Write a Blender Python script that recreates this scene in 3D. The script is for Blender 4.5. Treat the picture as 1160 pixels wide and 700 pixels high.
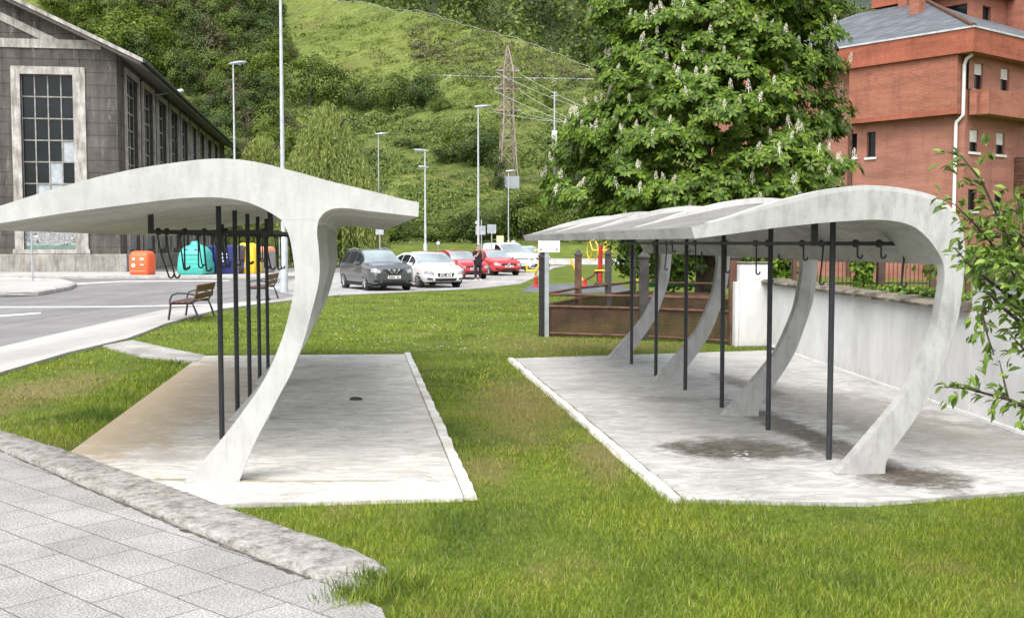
import bpy, bmesh, math, random
import numpy as np
from mathutils import Vector, Matrix
random.seed(7); rng = np.random.default_rng(7)
for o in list(bpy.data.objects): bpy.data.objects.remove(o, do_unlink=True)
SC = bpy.context.scene; COL = SC.collection
R = math.radians

# ---------------------------------------------------------------- camera, sky, sun, exposure
F_PX = 1250.0; CAM_H = 1.85; PITCH = math.atan(75.0 / F_PX)
cd = bpy.data.cameras.new('camera'); cam = bpy.data.objects.new('camera', cd); COL.objects.link(cam)
cam.location = (0, 0, CAM_H); cam.rotation_euler = (R(90) - PITCH, 0, 0)
cd.sensor_width = 36; cd.lens = 36 * F_PX / 1160; cd.clip_start = 0.1; cd.clip_end = 6000
SC.camera = cam
SUN_EL, SUN_AZ = R(56), R(200)            # azimuth measured clockwise from +Y: the sun stands behind the camera, a little left
W = bpy.data.worlds.new('World'); SC.world = W; W.use_nodes = True
wn = W.node_tree.nodes; wl = W.node_tree.links
for n in list(wn): wn.remove(n)
wo = wn.new('ShaderNodeOutputWorld'); wb = wn.new('ShaderNodeBackground'); ws = wn.new('ShaderNodeTexSky')
ws.sky_type = 'NISHITA'; ws.sun_disc = False; ws.sun_elevation = SUN_EL; ws.sun_rotation = SUN_AZ
ws.air_density = 1.0; ws.dust_density = 4.0; ws.ozone_density = 1.0
wh = wn.new('ShaderNodeHueSaturation'); wh.inputs['Saturation'].default_value = 0.32
wl.new(ws.outputs[0], wh.inputs['Color']); wl.new(wh.outputs[0], wb.inputs['Color'])
wb.inputs['Strength'].default_value = 0.15; wl.new(wb.outputs[0], wo.inputs[0])
sd = bpy.data.lights.new('sun', 'SUN'); so = bpy.data.objects.new('sun', sd); COL.objects.link(so)
sd.energy = 0.7; sd.angle = R(60); sd.color = (1.0, 0.975, 0.94)
sdir = Vector((math.sin(SUN_AZ) * math.cos(SUN_EL), math.cos(SUN_AZ) * math.cos(SUN_EL), math.sin(SUN_EL)))
so.rotation_euler = sdir.to_track_quat('Z', 'Y').to_euler(); so.location = sdir * 60
SC.render.engine = 'CYCLES'
SC.view_settings.view_transform = 'Standard'; SC.view_settings.look = 'None'
SC.view_settings.gamma = 1; SC.view_settings.use_curve_mapping = False
SC.view_settings.exposure = 1.32

# ---------------------------------------------------------------- geometry of the view (turns a sighting into a point of the place)
CP, SP = math.cos(PITCH), math.sin(PITCH)
def ray(px, py):
    a, b = (px - 580) / F_PX, (350 - py) / F_PX
    return Vector((a, CP + b * SP, -SP + b * CP))
def gnd(px, py, z=0.0):
    d = ray(px, py); t = (z - CAM_H) / d.z
    return Vector((d.x * t, d.y * t, z))
def at(px, py, Y):
    d = ray(px, py); t = Y / d.y
    return Vector((d.x * t, Y, CAM_H + d.z * t))
class Plane:
    """vertical plane through a ground point along a direction: on(px,py) -> (distance along, height)"""
    def __init__(s, o, d):
        s.o = Vector((o[0], o[1], 0)); s.d = Vector((d[0], d[1], 0)).normalized(); s.n = Vector((s.d.y, -s.d.x, 0))
    def on(s, px, py):
        r = ray(px, py); t = (s.o - Vector((0, 0, CAM_H))).dot(s.n) / r.dot(s.n)
        p = Vector((0, 0, CAM_H)) + r * t
        return (p - s.o).dot(s.d), p.z

# ---------------------------------------------------------------- mesh builder
class MB:
    def __init__(s): s.v = []; s.f = []
    def add(s, vs, fs):
        b = len(s.v); s.v += [tuple(v) for v in vs]; s.f += [tuple(i + b for i in f) for f in fs]; return s
    def box(s, x0, y0, z0, x1, y1, z1, m=None):
        vs = [Vector((x, y, z)) for z in (z0, z1) for x, y in ((x0, y0), (x1, y0), (x1, y1), (x0, y1))]
        if m is not None: vs = [m @ v for v in vs]
        return s.add(vs, [(3, 2, 1, 0), (4, 5, 6, 7), (0, 1, 5, 4), (1, 2, 6, 5), (2, 3, 7, 6), (3, 0, 4, 7)])
    def prism(s, poly, c0, c1, fn):
        n = len(poly); vs = [fn(a, b, c0) for a, b in poly] + [fn(a, b, c1) for a, b in poly]
        fs = [tuple(range(n))[::-1], tuple(range(n, 2 * n))] + [(i, (i + 1) % n, n + (i + 1) % n, n + i) for i in range(n)]
        return s.add(vs, fs)
    def tube(s, pts, r, n=8, cap=True):
        pts = [Vector(p) for p in pts]; k = len(pts)
        rs = r if isinstance(r, (list, tuple)) else [r] * k
        vs = []; ref = None
        for i, p in enumerate(pts):
            t = (pts[min(i + 1, k - 1)] - pts[max(i - 1, 0)])
            if t.length < 1e-9: t = Vector((0, 0, 1))
            t.normalize()
            if ref is None: ref = t.orthogonal().normalized()
            ref = (ref - t * ref.dot(t))
            ref = ref.normalized() if ref.length > 1e-6 else t.orthogonal().normalized()
            q = t.cross(ref)
            for j in range(n):
                a = 2 * math.pi * j / n; vs.append(p + (ref * math.cos(a) + q * math.sin(a)) * rs[i])
        fs = [(i * n + j, i * n + (j + 1) % n, (i + 1) * n + (j + 1) % n, (i + 1) * n + j) for i in range(k - 1) for j in range(n)]
        if cap: fs += [tuple(range(n))[::-1], tuple((k - 1) * n + j for j in range(n))]
        return s.add(vs, fs)
    def lathe(s, prof, n=16, m=None, c=(0, 0, 0)):
        vs = []; c = Vector(c)
        for r_, z in prof:
            for j in range(n):
                a = 2 * math.pi * j / n; v = Vector((r_ * math.cos(a), r_ * math.sin(a), z)); vs.append((m @ v if m else v) + c)
        k = len(prof)
        fs = [(i * n + j, i * n + (j + 1) % n, (i + 1) * n + (j + 1) % n, (i + 1) * n + j) for i in range(k - 1) for j in range(n)]
        fs += [tuple(range(n))[::-1], tuple((k - 1) * n + j for j in range(n))]
        return s.add(vs, fs)
    def build(s, name, mat=None, parent=None, smooth=None, bevel=0, mats=None):
        me = bpy.data.meshes.new(name); me.from_pydata(s.v, [], s.f); me.validate()
        bm = bmesh.new(); bm.from_mesh(me); bmesh.ops.recalc_face_normals(bm, faces=bm.faces[:]); bm.to_mesh(me); bm.free()
        return link(name, me, mat, parent, smooth, bevel)
def link(name, me, mat=None, parent=None, smooth=None, bevel=0):
    if mat: me.materials.append(mat)
    if smooth is not None:
        me.polygons.foreach_set('use_smooth', [True] * len(me.polygons)); me.set_sharp_from_angle(angle=R(smooth))
    o = bpy.data.objects.new(name, me); COL.objects.link(o)
    if parent: o.parent = parent
    if bevel:
        b = o.modifiers.new('bevel', 'BEVEL'); b.width = bevel; b.segments = 2; b.limit_method = 'ANGLE'; b.angle_limit = R(40)
    return o
def npmesh(name, V, Fq, mat=None, parent=None, smooth=None):
    V = np.asarray(V, np.float32).reshape(-1, 3); Fq = np.asarray(Fq, np.int32); k = Fq.shape[1]
    me = bpy.data.meshes.new(name)
    me.vertices.add(len(V)); me.vertices.foreach_set('co', V.ravel())
    me.loops.add(Fq.size); me.loops.foreach_set('vertex_index', Fq.ravel())
    me.polygons.add(len(Fq)); me.polygons.foreach_set('loop_start', np.arange(0, Fq.size, k, dtype=np.int32))
    me.update(calc_edges=True); me.validate()
    return link(name, me, mat, parent, smooth)
def tag(o, label, cat, group=None, kind=None):
    if label: o['label'] = label
    if cat: o['category'] = cat
    if group: o['group'] = group
    if kind: o['kind'] = kind
    return o
def thing(name, label, cat, loc=(0, 0, 0), rz=0, group=None, kind=None):
    o = bpy.data.objects.new(name, None); COL.objects.link(o); o.empty_display_size = .2
    o.location = loc; o.rotation_euler = (0, 0, rz)
    return tag(o, label, cat, group, kind)
def structure(o): o['kind'] = 'structure'; return o
def dup(o, loc=None, rz=None, label=None, sc=None, parent=None):
    c = o.copy(); COL.objects.link(c)
    if parent is not None: c.parent = parent
    if loc is not None: c.location = loc
    if rz is not None: c.rotation_euler = (0, 0, rz)
    if sc is not None: c.scale = sc if isinstance(sc, (tuple, list)) else (sc, sc, sc)
    if label: c['label'] = label
    for ch in [x for x in bpy.data.objects if x.parent == o and x is not c]: dup(ch, parent=c)
    return c

# ---------------------------------------------------------------- materials
class NT:
    def __init__(s, name):
        s.m = bpy.data.materials.new(name); s.m.use_nodes = True; s.t = s.m.node_tree
        s.b = s.t.nodes['Principled BSDF']; s.out = s.t.nodes['Material Output']
    def n(s, typ, **kw):
        x = s.t.nodes.new('ShaderNode' + typ)
        for k, v in kw.items(): setattr(x, k, v)
        return x
    def l(s, a, b): s.t.links.new(a, b)
    def pos(s, kind='Object'):
        if kind == 'World': return s.n('NewGeometry').outputs['Position']
        return s.n('TexCoord').outputs[kind]
    def noise(s, vec, scale, detail=5, rough=.55, dist=0):
        x = s.n('TexNoise'); x.inputs['Scale'].default_value = scale; x.inputs['Detail'].default_value = detail
        x.inputs['Roughness'].default_value = rough; x.inputs['Distortion'].default_value = dist
        s.l(vec, x.inputs['Vector']); return x.outputs['Fac']
    def ramp(s, fac, stops, interp='LINEAR'):
        x = s.n('ValToRGB'); x.color_ramp.interpolation = interp; e = x.color_ramp.elements
        while len(e) < len(stops): e.new(.5)
        for i, (p, c) in enumerate(stops):
            e[i].position = p; e[i].color = (c, c, c, 1) if isinstance(c, (int, float)) else (*c, 1)
        s.l(fac, x.inputs[0]); return x.outputs[0]
    def mix(s, fac, a, b, mode='MIX'):
        x = s.n('Mix', data_type='RGBA', blend_type=mode); x.clamp_factor = True
        for ix, v in ((0, fac), (6, a), (7, b)):
            sock = x.inputs[ix]
            if isinstance(v, (int, float)): sock.default_value = v if ix == 0 else (v, v, v, 1)
            elif isinstance(v, tuple): sock.default_value = (*v, 1)
            else: s.l(v, sock)
        return x.outputs[2]
    def math(s, op, a, b=0.0, c=None):
        x = s.n('Math', operation=op)
        for i, v in enumerate((a, b) + ((c,) if c is not None else ())):
            if isinstance(v, (int, float)): x.inputs[i].default_value = v
            else: s.l(v, x.inputs[i])
        return x.outputs[0]
    def vmath(s, op, a, b):
        x = s.n('VectorMath', operation=op)
        for i, v in enumerate((a, b)):
            if isinstance(v, tuple): x.inputs[i].default_value = v
            else: s.l(v, x.inputs[i])
        return x.outputs['Value'] if op in ('DOT_PRODUCT', 'LENGTH') else x.outputs[0]
    def bump(s, h, strength=.3, dist=.02):
        x = s.n('Bump'); x.inputs['Strength'].default_value = strength; x.inputs['Distance'].default_value = dist
        s.l(h, x.inputs['Height']); s.l(x.outputs[0], s.b.inputs['Normal'])
    def col(s, c):
        if isinstance(c, tuple): s.b.inputs['Base Color'].default_value = (*c, 1)
        else: s.l(c, s.b.inputs['Base Color'])
    def set(s, rough=None, metal=None, spec=None, coat=None):
        if rough is not None: s.b.inputs['Roughness'].default_value = rough
        if metal is not None: s.b.inputs['Metallic'].default_value = metal
        if spec is not None: s.b.inputs['Specular IOR Level'].default_value = spec
        if coat is not None: s.b.inputs['Coat Weight'].default_value = coat
        return s.m
    def scale(s, vec, v3):
        x = s.n('Mapping'); x.inputs['Scale'].default_value = v3; s.l(vec, x.inputs['Vector']); return x.outputs[0]
    def wall_uv(s):
        """(distance along the wall, height, 0) for any upright wall"""
        g = s.n('NewGeometry')
        cr = s.vmath('CROSS_PRODUCT', (0, 0, 1), g.outputs['True Normal'])
        u = s.vmath('DOT_PRODUCT', cr, g.outputs['Position'])
        sp = s.n('SeparateXYZ'); s.l(g.outputs['Position'], sp.inputs[0])
        cb = s.n('CombineXYZ'); s.l(u, cb.inputs[0]); s.l(sp.outputs[2], cb.inputs[1])
        return cb.outputs[0], u, sp.outputs[2]
def two(name, c1, c2, scale=4, rough=.7, bump=0, bscale=40, metal=0, spec=.4, coord='Object', lo=.35, hi=.65, coat=None, bd=.01):
    t = NT(name); p = t.pos(coord); t.col(t.ramp(t.noise(p, scale, 6), [(lo, c1), (hi, c2)]))
    if bump: t.bump(t.noise(p, bscale, 5), bump, bd)
    return t.set(rough, metal, spec, coat)
def foliage(name, stops, scale=.5, trans=.25, rough=.55, coord='World', var=.35):
    t = NT(name); g = t.n('NewGeometry'); c = t.ramp(g.outputs['Random Per Island'], stops)
    nz = t.noise(t.pos(coord), scale, 3); c = t.mix(t.ramp(nz, [(.3, 0.0), (.7, var)]), c, t.mix(1.0, c, (1.35, 1.25, .7), 'MULTIPLY'))
    t.col(c); t.set(rough, 0, .25)
    tr = t.n('BsdfTranslucent'); t.l(c, tr.inputs[0]); mx = t.n('MixShader'); mx.inputs[0].default_value = trans
    t.l(t.b.outputs[0], mx.inputs[1]); t.l(tr.outputs[0], mx.inputs[2]); t.l(mx.outputs[0], t.out.inputs[0])
    return t.m

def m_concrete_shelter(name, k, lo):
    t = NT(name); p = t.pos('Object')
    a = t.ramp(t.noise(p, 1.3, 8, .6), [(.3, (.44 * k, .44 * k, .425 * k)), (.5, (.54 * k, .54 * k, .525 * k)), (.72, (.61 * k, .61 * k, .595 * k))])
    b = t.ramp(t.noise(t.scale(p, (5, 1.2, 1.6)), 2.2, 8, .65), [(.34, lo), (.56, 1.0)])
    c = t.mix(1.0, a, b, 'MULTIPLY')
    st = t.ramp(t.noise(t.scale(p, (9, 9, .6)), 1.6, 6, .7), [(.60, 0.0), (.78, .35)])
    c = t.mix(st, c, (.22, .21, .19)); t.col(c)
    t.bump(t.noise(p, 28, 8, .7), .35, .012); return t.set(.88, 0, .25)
def m_roof_top():
    t = NT('roof_top_screed'); p = t.pos('Object')
    a = t.ramp(t.noise(p, 60, 4, .7), [(.35, (.15, .148, .138)), (.6, (.27, .262, .245))])
    b = t.ramp(t.noise(p, 1.5, 6), [(.3, .72), (.65, 1.0)]); t.col(t.mix(1.0, a, b, 'MULTIPLY'))
    t.bump(t.noise(p, 70, 4), .4, .01); return t.set(.9, 0, .2)
def m_slab(name, base, stains, tan=None):
    """worn concrete floor; stains: (x, y, rx, ry, angle, amount, colour) dirt patches with shapes of their own"""
    t = NT(name); p = t.pos('World')
    c = t.ramp(t.noise(p, .9, 8, .62, .6), [(.3, tuple(.70 * x for x in base)), (.48, tuple(.9 * x for x in base)), (.7, base)])
    sw = t.ramp(t.noise(t.scale(p, (1, 2.2, 1)), 1.7, 10, .7, 2.5), [(.4, .70), (.6, 1.04)])
    c = t.mix(1.0, c, sw, 'MULTIPLY')
    sp = t.ramp(t.noise(p, 26, 6, .7), [(.3, .88), (.62, 1.0)]); c = t.mix(1.0, c, sp, 'MULTIPLY')
    for (x, y, rx, ry, ang, amt, sc) in stains:
        q = t.vmath('SUBTRACT', p, (x, y, 0)); mp = t.n('Mapping'); mp.vector_type = 'TEXTURE'
        mp.inputs['Rotation'].default_value = (0, 0, ang); mp.inputs['Scale'].default_value = (rx, ry, 1000); t.l(q, mp.inputs['Vector'])
        d = t.vmath('LENGTH', mp.outputs[0], (0, 0, 0)); nz = t.math('ADD', t.math('MULTIPLY', t.noise(p, 2.6, 8, .7, .8), .65), t.math('MULTIPLY', t.noise(p, 8.5, 8, .75), .35))
        d = t.math('ADD', d, t.math('MULTIPLY', t.math('SUBTRACT', nz, .5), 2.5))
        k = t.ramp(d, [(.55, amt), (1.08, 0.0)]); fine = t.ramp(t.noise(p, 14, 7, .75), [(.3, .62), (.55, 1.0)])
        c = t.mix(t.math('MULTIPLY', k, fine), c, sc)
    t.col(c); t.bump(t.noise(p, 45, 6, .7), .25, .01); return t.set(.85, 0, .25)
def m_brick(name, c1, c2, mortar, bw=.24, bh=.07, var=.55):
    t = NT(name); uv, u, z = t.wall_uv()
    br = t.n('TexBrick'); br.inputs['Scale'].default_value = 1; br.inputs['Brick Width'].default_value = bw; br.inputs['Row Height'].default_value = bh
    br.inputs['Mortar Size'].default_value = .013; br.inputs['Color1'].default_value = (*c1, 1); br.inputs['Color2'].default_value = (*c2, 1)
    br.inputs['Mortar'].default_value = (*mortar, 1); br.inputs['Bias'].default_value = -.1; t.l(uv, br.inputs['Vector'])
    w = t.ramp(t.noise(t.scale(uv, (.35, 1.6, 1)), 1.1, 7, .65), [(.28, var + .1), (.6, 1.05)])
    c = t.mix(1.0, br.outputs['Color'], w, 'MULTIPLY')
    s2 = t.ramp(t.noise(t.scale(uv, (1.5, .22, 1)), 1.3, 6, .65), [(.5, 1.0), (.78, .72)]); c = t.mix(1.0, c, s2, 'MULTIPLY')
    t.col(c); t.bump(br.outputs['Fac'], -.4, .01); return t.set(.9, 0, .2)
def m_render_grooved():
    t = NT('grimy_grey_render'); uv, u, z = t.wall_uv()
    a = t.ramp(t.noise(uv, .55, 8, .65), [(.3, (.068, .062, .055)), (.5, (.105, .097, .087)), (.72, (.160, .148, .134))])
    s = t.ramp(t.noise(t.scale(uv, (2.2, .16, 1)), 1.2, 8, .7), [(.40, .72), (.62, 1.08)]); a = t.mix(1.0, a, s, 'MULTIPLY')
    wash = t.ramp(t.noise(t.scale(uv, (1.6, .3, 1)), .8, 9, .75), [(.58, 0.0), (.66, .6)]); a = t.mix(wash, a, (.36, .34, .31)); grime = t.ramp(t.noise(t.scale(uv, (1.9, .22, 1)), .62, 9, .78), [(.52, 0.0), (.62, .75)]); hi = t.ramp(t.math('DIVIDE', z, 14.0), [(.45, .15), (.95, 1.0)]); a = t.mix(t.math('MULTIPLY', grime, hi), a, (.03, .027, .024))
    gz = t.math('PINGPONG', z, .39); g = t.ramp(gz, [(0.0, .5), (.05, 1.0)]); a = t.mix(1.0, a, g, 'MULTIPLY')
    t.col(a); t.bump(t.noise(uv, 9, 6, .7), .3, .03); return t.set(.92, 0, .2)
def m_stained(name, c1, c2, dirt, amt=.6, scale=.8):
    t = NT(name); uv, u, z = t.wall_uv(); p = t.pos('World')
    a = t.ramp(t.noise(p, scale, 7, .6), [(.3, c1), (.65, c2)])
    s = t.ramp(t.noise(t.scale(uv, (2.5, .35, 1)), 1.5, 8, .72), [(.45, 0.0), (.72, amt)]); t.col(t.mix(s, a, dirt))
    t.bump(t.noise(p, 25, 6, .7), .3, .015); return t.set(.9, 0, .25)
def m_whitewash():
    t = NT('whitewashed_render'); p = t.pos('World'); uv, u, z = t.wall_uv()
    a = t.ramp(t.noise(p, 1.1, 8, .6), [(.3, (.55, .55, .545)), (.65, (.72, .72, .715))])
    s = t.ramp(t.noise(t.scale(uv, (2.0, .5, 1)), 1.4, 8, .7), [(.46, 0.0), (.76, .5)]); a = t.mix(s, a, (.40, .39, .36))
    ft = t.math('ADD', z, t.math('MULTIPLY', t.noise(t.scale(uv, (3, .6, 1)), 2.5, 6), .35)); a = t.mix(t.ramp(ft, [(.1, .55), (.32, 0.0)]), a, (.33, .31, .27))
    t.col(a); t.bump(t.noise(p, 40, 6, .7), .3, .01); return t.set(.9, 0, .2)
def m_paving():
    t = NT('paving_tiles'); p = t.pos('Object')
    br = t.n('TexBrick'); br.offset = 0.5; br.inputs['Scale'].default_value = 1; br.inputs['Brick Width'].default_value = .49; br.inputs['Row Height'].default_value = .335
    br.inputs['Mortar Size'].default_value = .0045; br.inputs['Mortar Smooth'].default_value = .3; br.inputs['Color1'].default_value = (.31, .303, .292, 1); br.inputs['Color2'].default_value = (.365, .357, .345, 1)
    br.inputs['Mortar'].default_value = (.13, .125, .115, 1); t.l(p, br.inputs['Vector'])
    g = t.ramp(t.noise(p, 75, 2, .9), [(.40, .50), (.5, .95), (.60, 1.25)]); c = t.mix(1.0, br.outputs['Color'], g, 'MULTIPLY')
    d = t.ramp(t.noise(p, 1.6, 8, .65), [(.32, .74), (.6, 1.05)]); c = t.mix(1.0, c, d, 'MULTIPLY')
    d2 = t.ramp(t.noise(p, 7, 8, .75), [(.6, 0.0), (.8, .4)]); c = t.mix(d2, c, (.26, .23, .20)); t.col(c)
    h = t.mix(.5, t.math('SUBTRACT', 1.0, br.outputs['Fac']), t.noise(p, 75, 2, .9)); t.bump(h, .8, .012); return t.set(.88, 0, .25)
def m_kerb():
    t = NT('weathered_kerb'); p = t.pos('World')
    c = t.ramp(t.noise(t.scale(p, (1, 1, 2)), 9, 12, .80), [(.36, (.075, .069, .06)), (.45, (.21, .20, .18)), (.52, (.30, .287, .265)), (.64, (.41, .40, .378))])
    g = t.ramp(t.noise(p, 110, 3, .8), [(.36, .7), (.6, 1.1)]); t.col(t.mix(1.0, c, g, 'MULTIPLY'))
    t.bump(t.noise(p, 70, 6, .8), .5, .006); return t.set(.92, 0, .2)
def m_asphalt(name, base, var=.25):
    t = NT(name); p = t.pos('World')
    a = t.ramp(t.noise(p, .3, 9, .68), [(.3, tuple(x * (1 - var) for x in base)), (.7, tuple(x * (1 + var * .6) for x in base))])
    tr = t.ramp(t.noise(t.scale(p, (1.4, .06, 1)), 1.2, 5, .6), [(.4, .86), (.6, 1.06)]); a = t.mix(1.0, a, tr, 'MULTIPLY')
    g = t.ramp(t.noise(p, 55, 3, .8), [(.35, .8), (.65, 1.15)]); t.col(t.mix(1.0, a, g, 'MULTIPLY')); t.bump(t.noise(p, 60, 3), .2, .01); return t.set(.9, 0, .25)
def dry_zones(t, p):
    """where the turf is worn and dry"""
    nz = t.noise(p, 1.3, 8, .7, .5); tot = t.ramp(nz, [(.55, 0.0), (.70, .6)])
    for (x, y, rx, ry, amt) in ((.1, 12.6, .75, 3.2, .75), (-.25, 8.9, .35, 1.0, .6), (-5.9, 13.6, .85, 2.6, .85), (.9, 20, 2.0, 3.0, .5), (.75, 9.4, .3, 1.4, .7), (2.2, 19.6, 1.6, .7, .7)):
        q = t.vmath('MULTIPLY', t.vmath('SUBTRACT', p, (x, y, 0)), (1 / rx, 1 / ry, 0)); d = t.vmath('LENGTH', q, (0, 0, 0))
        d = t.math('ADD', d, t.math('MULTIPLY', t.math('SUBTRACT', t.noise(p, 2.6, 8, .7), .5), 2.2)); tot = t.math('MAXIMUM', tot, t.ramp(d, [(.3, amt), (1.15, 0.0)]))
    return tot
def m_lawn():
    t = NT('lawn_turf'); p = t.pos('World')
    a = t.ramp(t.noise(p, .55, 8, .65), [(.3, (.062, .085, .016)), (.5, (.105, .145, .022)), (.7, (.16, .195, .034))])
    b = t.ramp(t.noise(p, 9, 8, .75), [(.3, .55), (.62, 1.2)]); a = t.mix(1.0, a, b, 'MULTIPLY')
    a = t.mix(dry_zones(t, p), a, (.20, .165, .075)); t.col(a)
    t.bump(t.noise(p, 55, 5, .8), .6, .03); return t.set(.95, 0, .1)
def m_hill():
    t = NT('hillside_grass'); p = t.pos('World')
    a = t.ramp(t.noise(p, .028, 9, .62, .5), [(.28, (.070, .090, .026)), (.42, (.115, .148, .038)), (.60, (.165, .20, .050)), (.78, (.225, .238, .085))])
    b = t.ramp(t.noise(t.scale(p, (1, 1, 2.2)), .35, 9, .75), [(.3, .45), (.6, 1.2)]); a = t.mix(1.0, a, b, 'MULTIPLY')
    dry = t.ramp(t.noise(p, .02, 7, .7), [(.55, 0.0), (.72, .6)]); a = t.mix(dry, a, (.15, .12, .055)); t.col(a)
    t.bump(t.noise(p, .9, 8, .8), .9, .8); return t.set(.95, 0, .1)
def m_paint(name, c, rough=.28, metal=0.0, coat=.6):
    t = NT(name); p = t.pos('Object'); t.col(t.mix(t.ramp(t.noise(p, 2.5, 5), [(.35, 0.0), (.8, .14)]), c, tuple(.65 * x + .03 for x in c))); return t.set(rough, metal, .5, coat)
def m_glass(name='window_glass', c=(.006, .008, .009), rough=.16):
    t = NT(name); p = t.pos('World'); t.col(t.ramp(t.noise(p, .8, 4), [(.3, c), (.7, tuple(x * 2.2 for x in c))])); return t.set(rough, 0, .6 if 'car' in name else .28)
MAT = dict(
    conc=m_concrete_shelter('pale_shelter_concrete', .88, .86), conc_shaded=m_concrete_shelter('shaded_shelter_concrete', .75, .74), rooftop=m_roof_top(),  # right shelter: shade under the tree mixed into a darker, weathered concrete tone
    black=two('dark_painted_steel', (.022, .024, .028), (.038, .040, .045), 6, .5, .1, 60),
    galv=two('galvanised_steel', (.34, .37, .40), (.48, .51, .53), 5, .45, .05, 60, .6),
    lampgrey=two('lamp_post_grey', (.40, .43, .45), (.55, .57, .58), 3, .5, 0, 40, .25),
    render=m_render_grooved(), trim=m_stained('pale_window_surround', (.28, .26, .235), (.50, .48, .44), (.085, .075, .066), .92, 1.6),
    plinth=m_stained('worn_plinth_stone', (.24, .225, .20), (.40, .38, .34), (.07, .065, .06), .8, 1.4),
    soffit=two('soffit_boards', (.16, .15, .135), (.24, .225, .20), 1.2, .85, .2, 8),
    slate=None, brick=m_brick('orange_brick', (.37, .122, .072), (.28, .085, .052), (.30, .165, .12)),
    brick2=m_brick('shaded_orange_brick', (.31, .115, .078), (.38, .14, .093), (.31, .185, .145)),
    band=m_brick('soldier_course_brick', (.38, .098, .05), (.29, .07, .04), (.29, .13, .09), .07, .24),
    glass=m_glass(), paleglass=two('dusty_pale_pane', (.30, .33, .35), (.42, .45, .47), 3, .35),
    mullion=two('weathered_mullion', (.20, .195, .18), (.32, .31, .29), 3, .7),
    white=two('white_paint', (.62, .62, .60), (.76, .76, .75), 2, .6), whitewash=m_whitewash(),
    coping=two('rough_coping_stone', (.075, .065, .05), (.22, .195, .15), 4, .95, .9, 14, bd=.04),
    rust=two('rusty_brown_steel', (.060, .028, .018), (.13, .065, .042), 5, .75, .3, 40),
    iron=two('brown_painted_iron', (.055, .032, .026), (.09, .05, .04), 5, .6, .1, 40),
    greypost=two('grey_weathered_post', (.028, .027, .026), (.060, .056, .054), 5, .8, .3, 40),
    wood=two('bench_slats', (.085, .040, .020), (.17, .085, .042), 8, .6, .2, 30),
    bark=two('tree_bark', (.035, .026, .018), (.10, .078, .055), 5, .95, .9, 16, bd=.05),
    yellow=m_paint('yellow_paint', (.72, .46, .012), .4), red=m_paint('red_paint', (.42, .02, .022), .4), green=m_paint('green_paint', (.015, .24, .085), .4),
    rubber=two('tyre_rubber', (.012, .012, .012), (.022, .022, .022), 9, .85), chrome=two('bright_metal', (.55, .56, .57), (.68, .69, .70), 5, .25, 0, 40, .9),
    carglass=m_glass('car_glass', (.15, .18, .19), .06), lens=two('headlight_lens', (.16, .17, .19), (.5, .52, .55), 16, .1),  # pale bluish glass base carries the sky's reflection in the windscreens
    plastic=two('black_plastic', (.012, .012, .013), (.02, .02, .021), 7, .55),
    lawn=m_lawn(), hill=m_hill(), road=m_asphalt('road_asphalt', (.21, .205, .20)), park=m_asphalt('parking_asphalt', (.36, .355, .345)),
    walk=m_asphalt('pale_concrete_pavement', (.40, .39, .37), .15), pad=m_asphalt('grey_rubber_pad', (.13, .135, .145)),
    paving=m_paving(), kerb=m_kerb(), kerb2=two('kerb_stone', (.30, .29, .27), (.44, .43, .40), 3, .9, .3, 30),
    line=two('road_paint', (.50, .50, .48), (.72, .72, .70), 4, .8),
)
def m_slate():
    t = NT('roof_slates'); p = t.pos('Object'); sp = t.n('SeparateXYZ'); t.l(p, sp.inputs[0])
    br = t.n('TexBrick'); br.inputs['Scale'].default_value = 1; br.inputs['Brick Width'].default_value = .5; br.inputs['Row Height'].default_value = .26
    br.inputs['Mortar Size'].default_value = .02; br.inputs['Color1'].default_value = (.085, .095, .11, 1); br.inputs['Color2'].default_value = (.15, .165, .18, 1); br.inputs['Mortar'].default_value = (.04, .045, .05, 1)
    uv = t.n('CombineXYZ'); t.l(t.math('ADD', sp.outputs[0], sp.outputs[1]), uv.inputs[0]); t.l(t.math('MULTIPLY', sp.outputs[2], 1.8), uv.inputs[1]); t.l(uv.outputs[0], br.inputs['Vector'])
    t.col(t.mix(1.0, br.outputs['Color'], t.ramp(t.noise(p, .7, 6), [(.3, .75), (.7, 1.15)]), 'MULTIPLY')); return t.set(.65, 0, .4)
MAT['slate'] = m_slate()
def m_mural():
    t = NT('mural_print'); p = t.pos('World'); t.col(t.ramp(t.noise(t.scale(p, (1, 1, 1.4)), 1.7, 9, .7, 1.5), [(.40, (.015, .016, .02)), (.47, (.42, .43, .43)), (.54, (.08, .085, .09)), (.60, (.55, .56, .56))])); return t.set(.6)
MAT['mural'] = m_mural()
def m_mesh():
    """expanded metal sheet: rusty, see-through holes"""
    t = NT('expanded_metal'); p = t.pos('Object'); w = t.n('TexBrick'); w.offset = .5
    w.inputs['Scale'].default_value = 1; w.inputs['Brick Width'].default_value = .05; w.inputs['Row Height'].default_value = .028; w.inputs['Mortar Size'].default_value = .0115; w.inputs['Mortar Smooth'].default_value = 0
    sp = t.n('SeparateXYZ'); t.l(p, sp.inputs[0]); cb = t.n('CombineXYZ'); t.l(sp.outputs[0], cb.inputs[0]); t.l(sp.outputs[2], cb.inputs[1]); t.l(cb.outputs[0], w.inputs['Vector'])
    t.col(t.ramp(t.noise(p, 2.5, 7), [(.35, (.024, .013, .007)), (.65, (.075, .036, .018))])); t.l(w.outputs['Fac'], t.b.inputs['Alpha']); return t.set(.85)
MAT['mesh'] = m_mesh()

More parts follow.
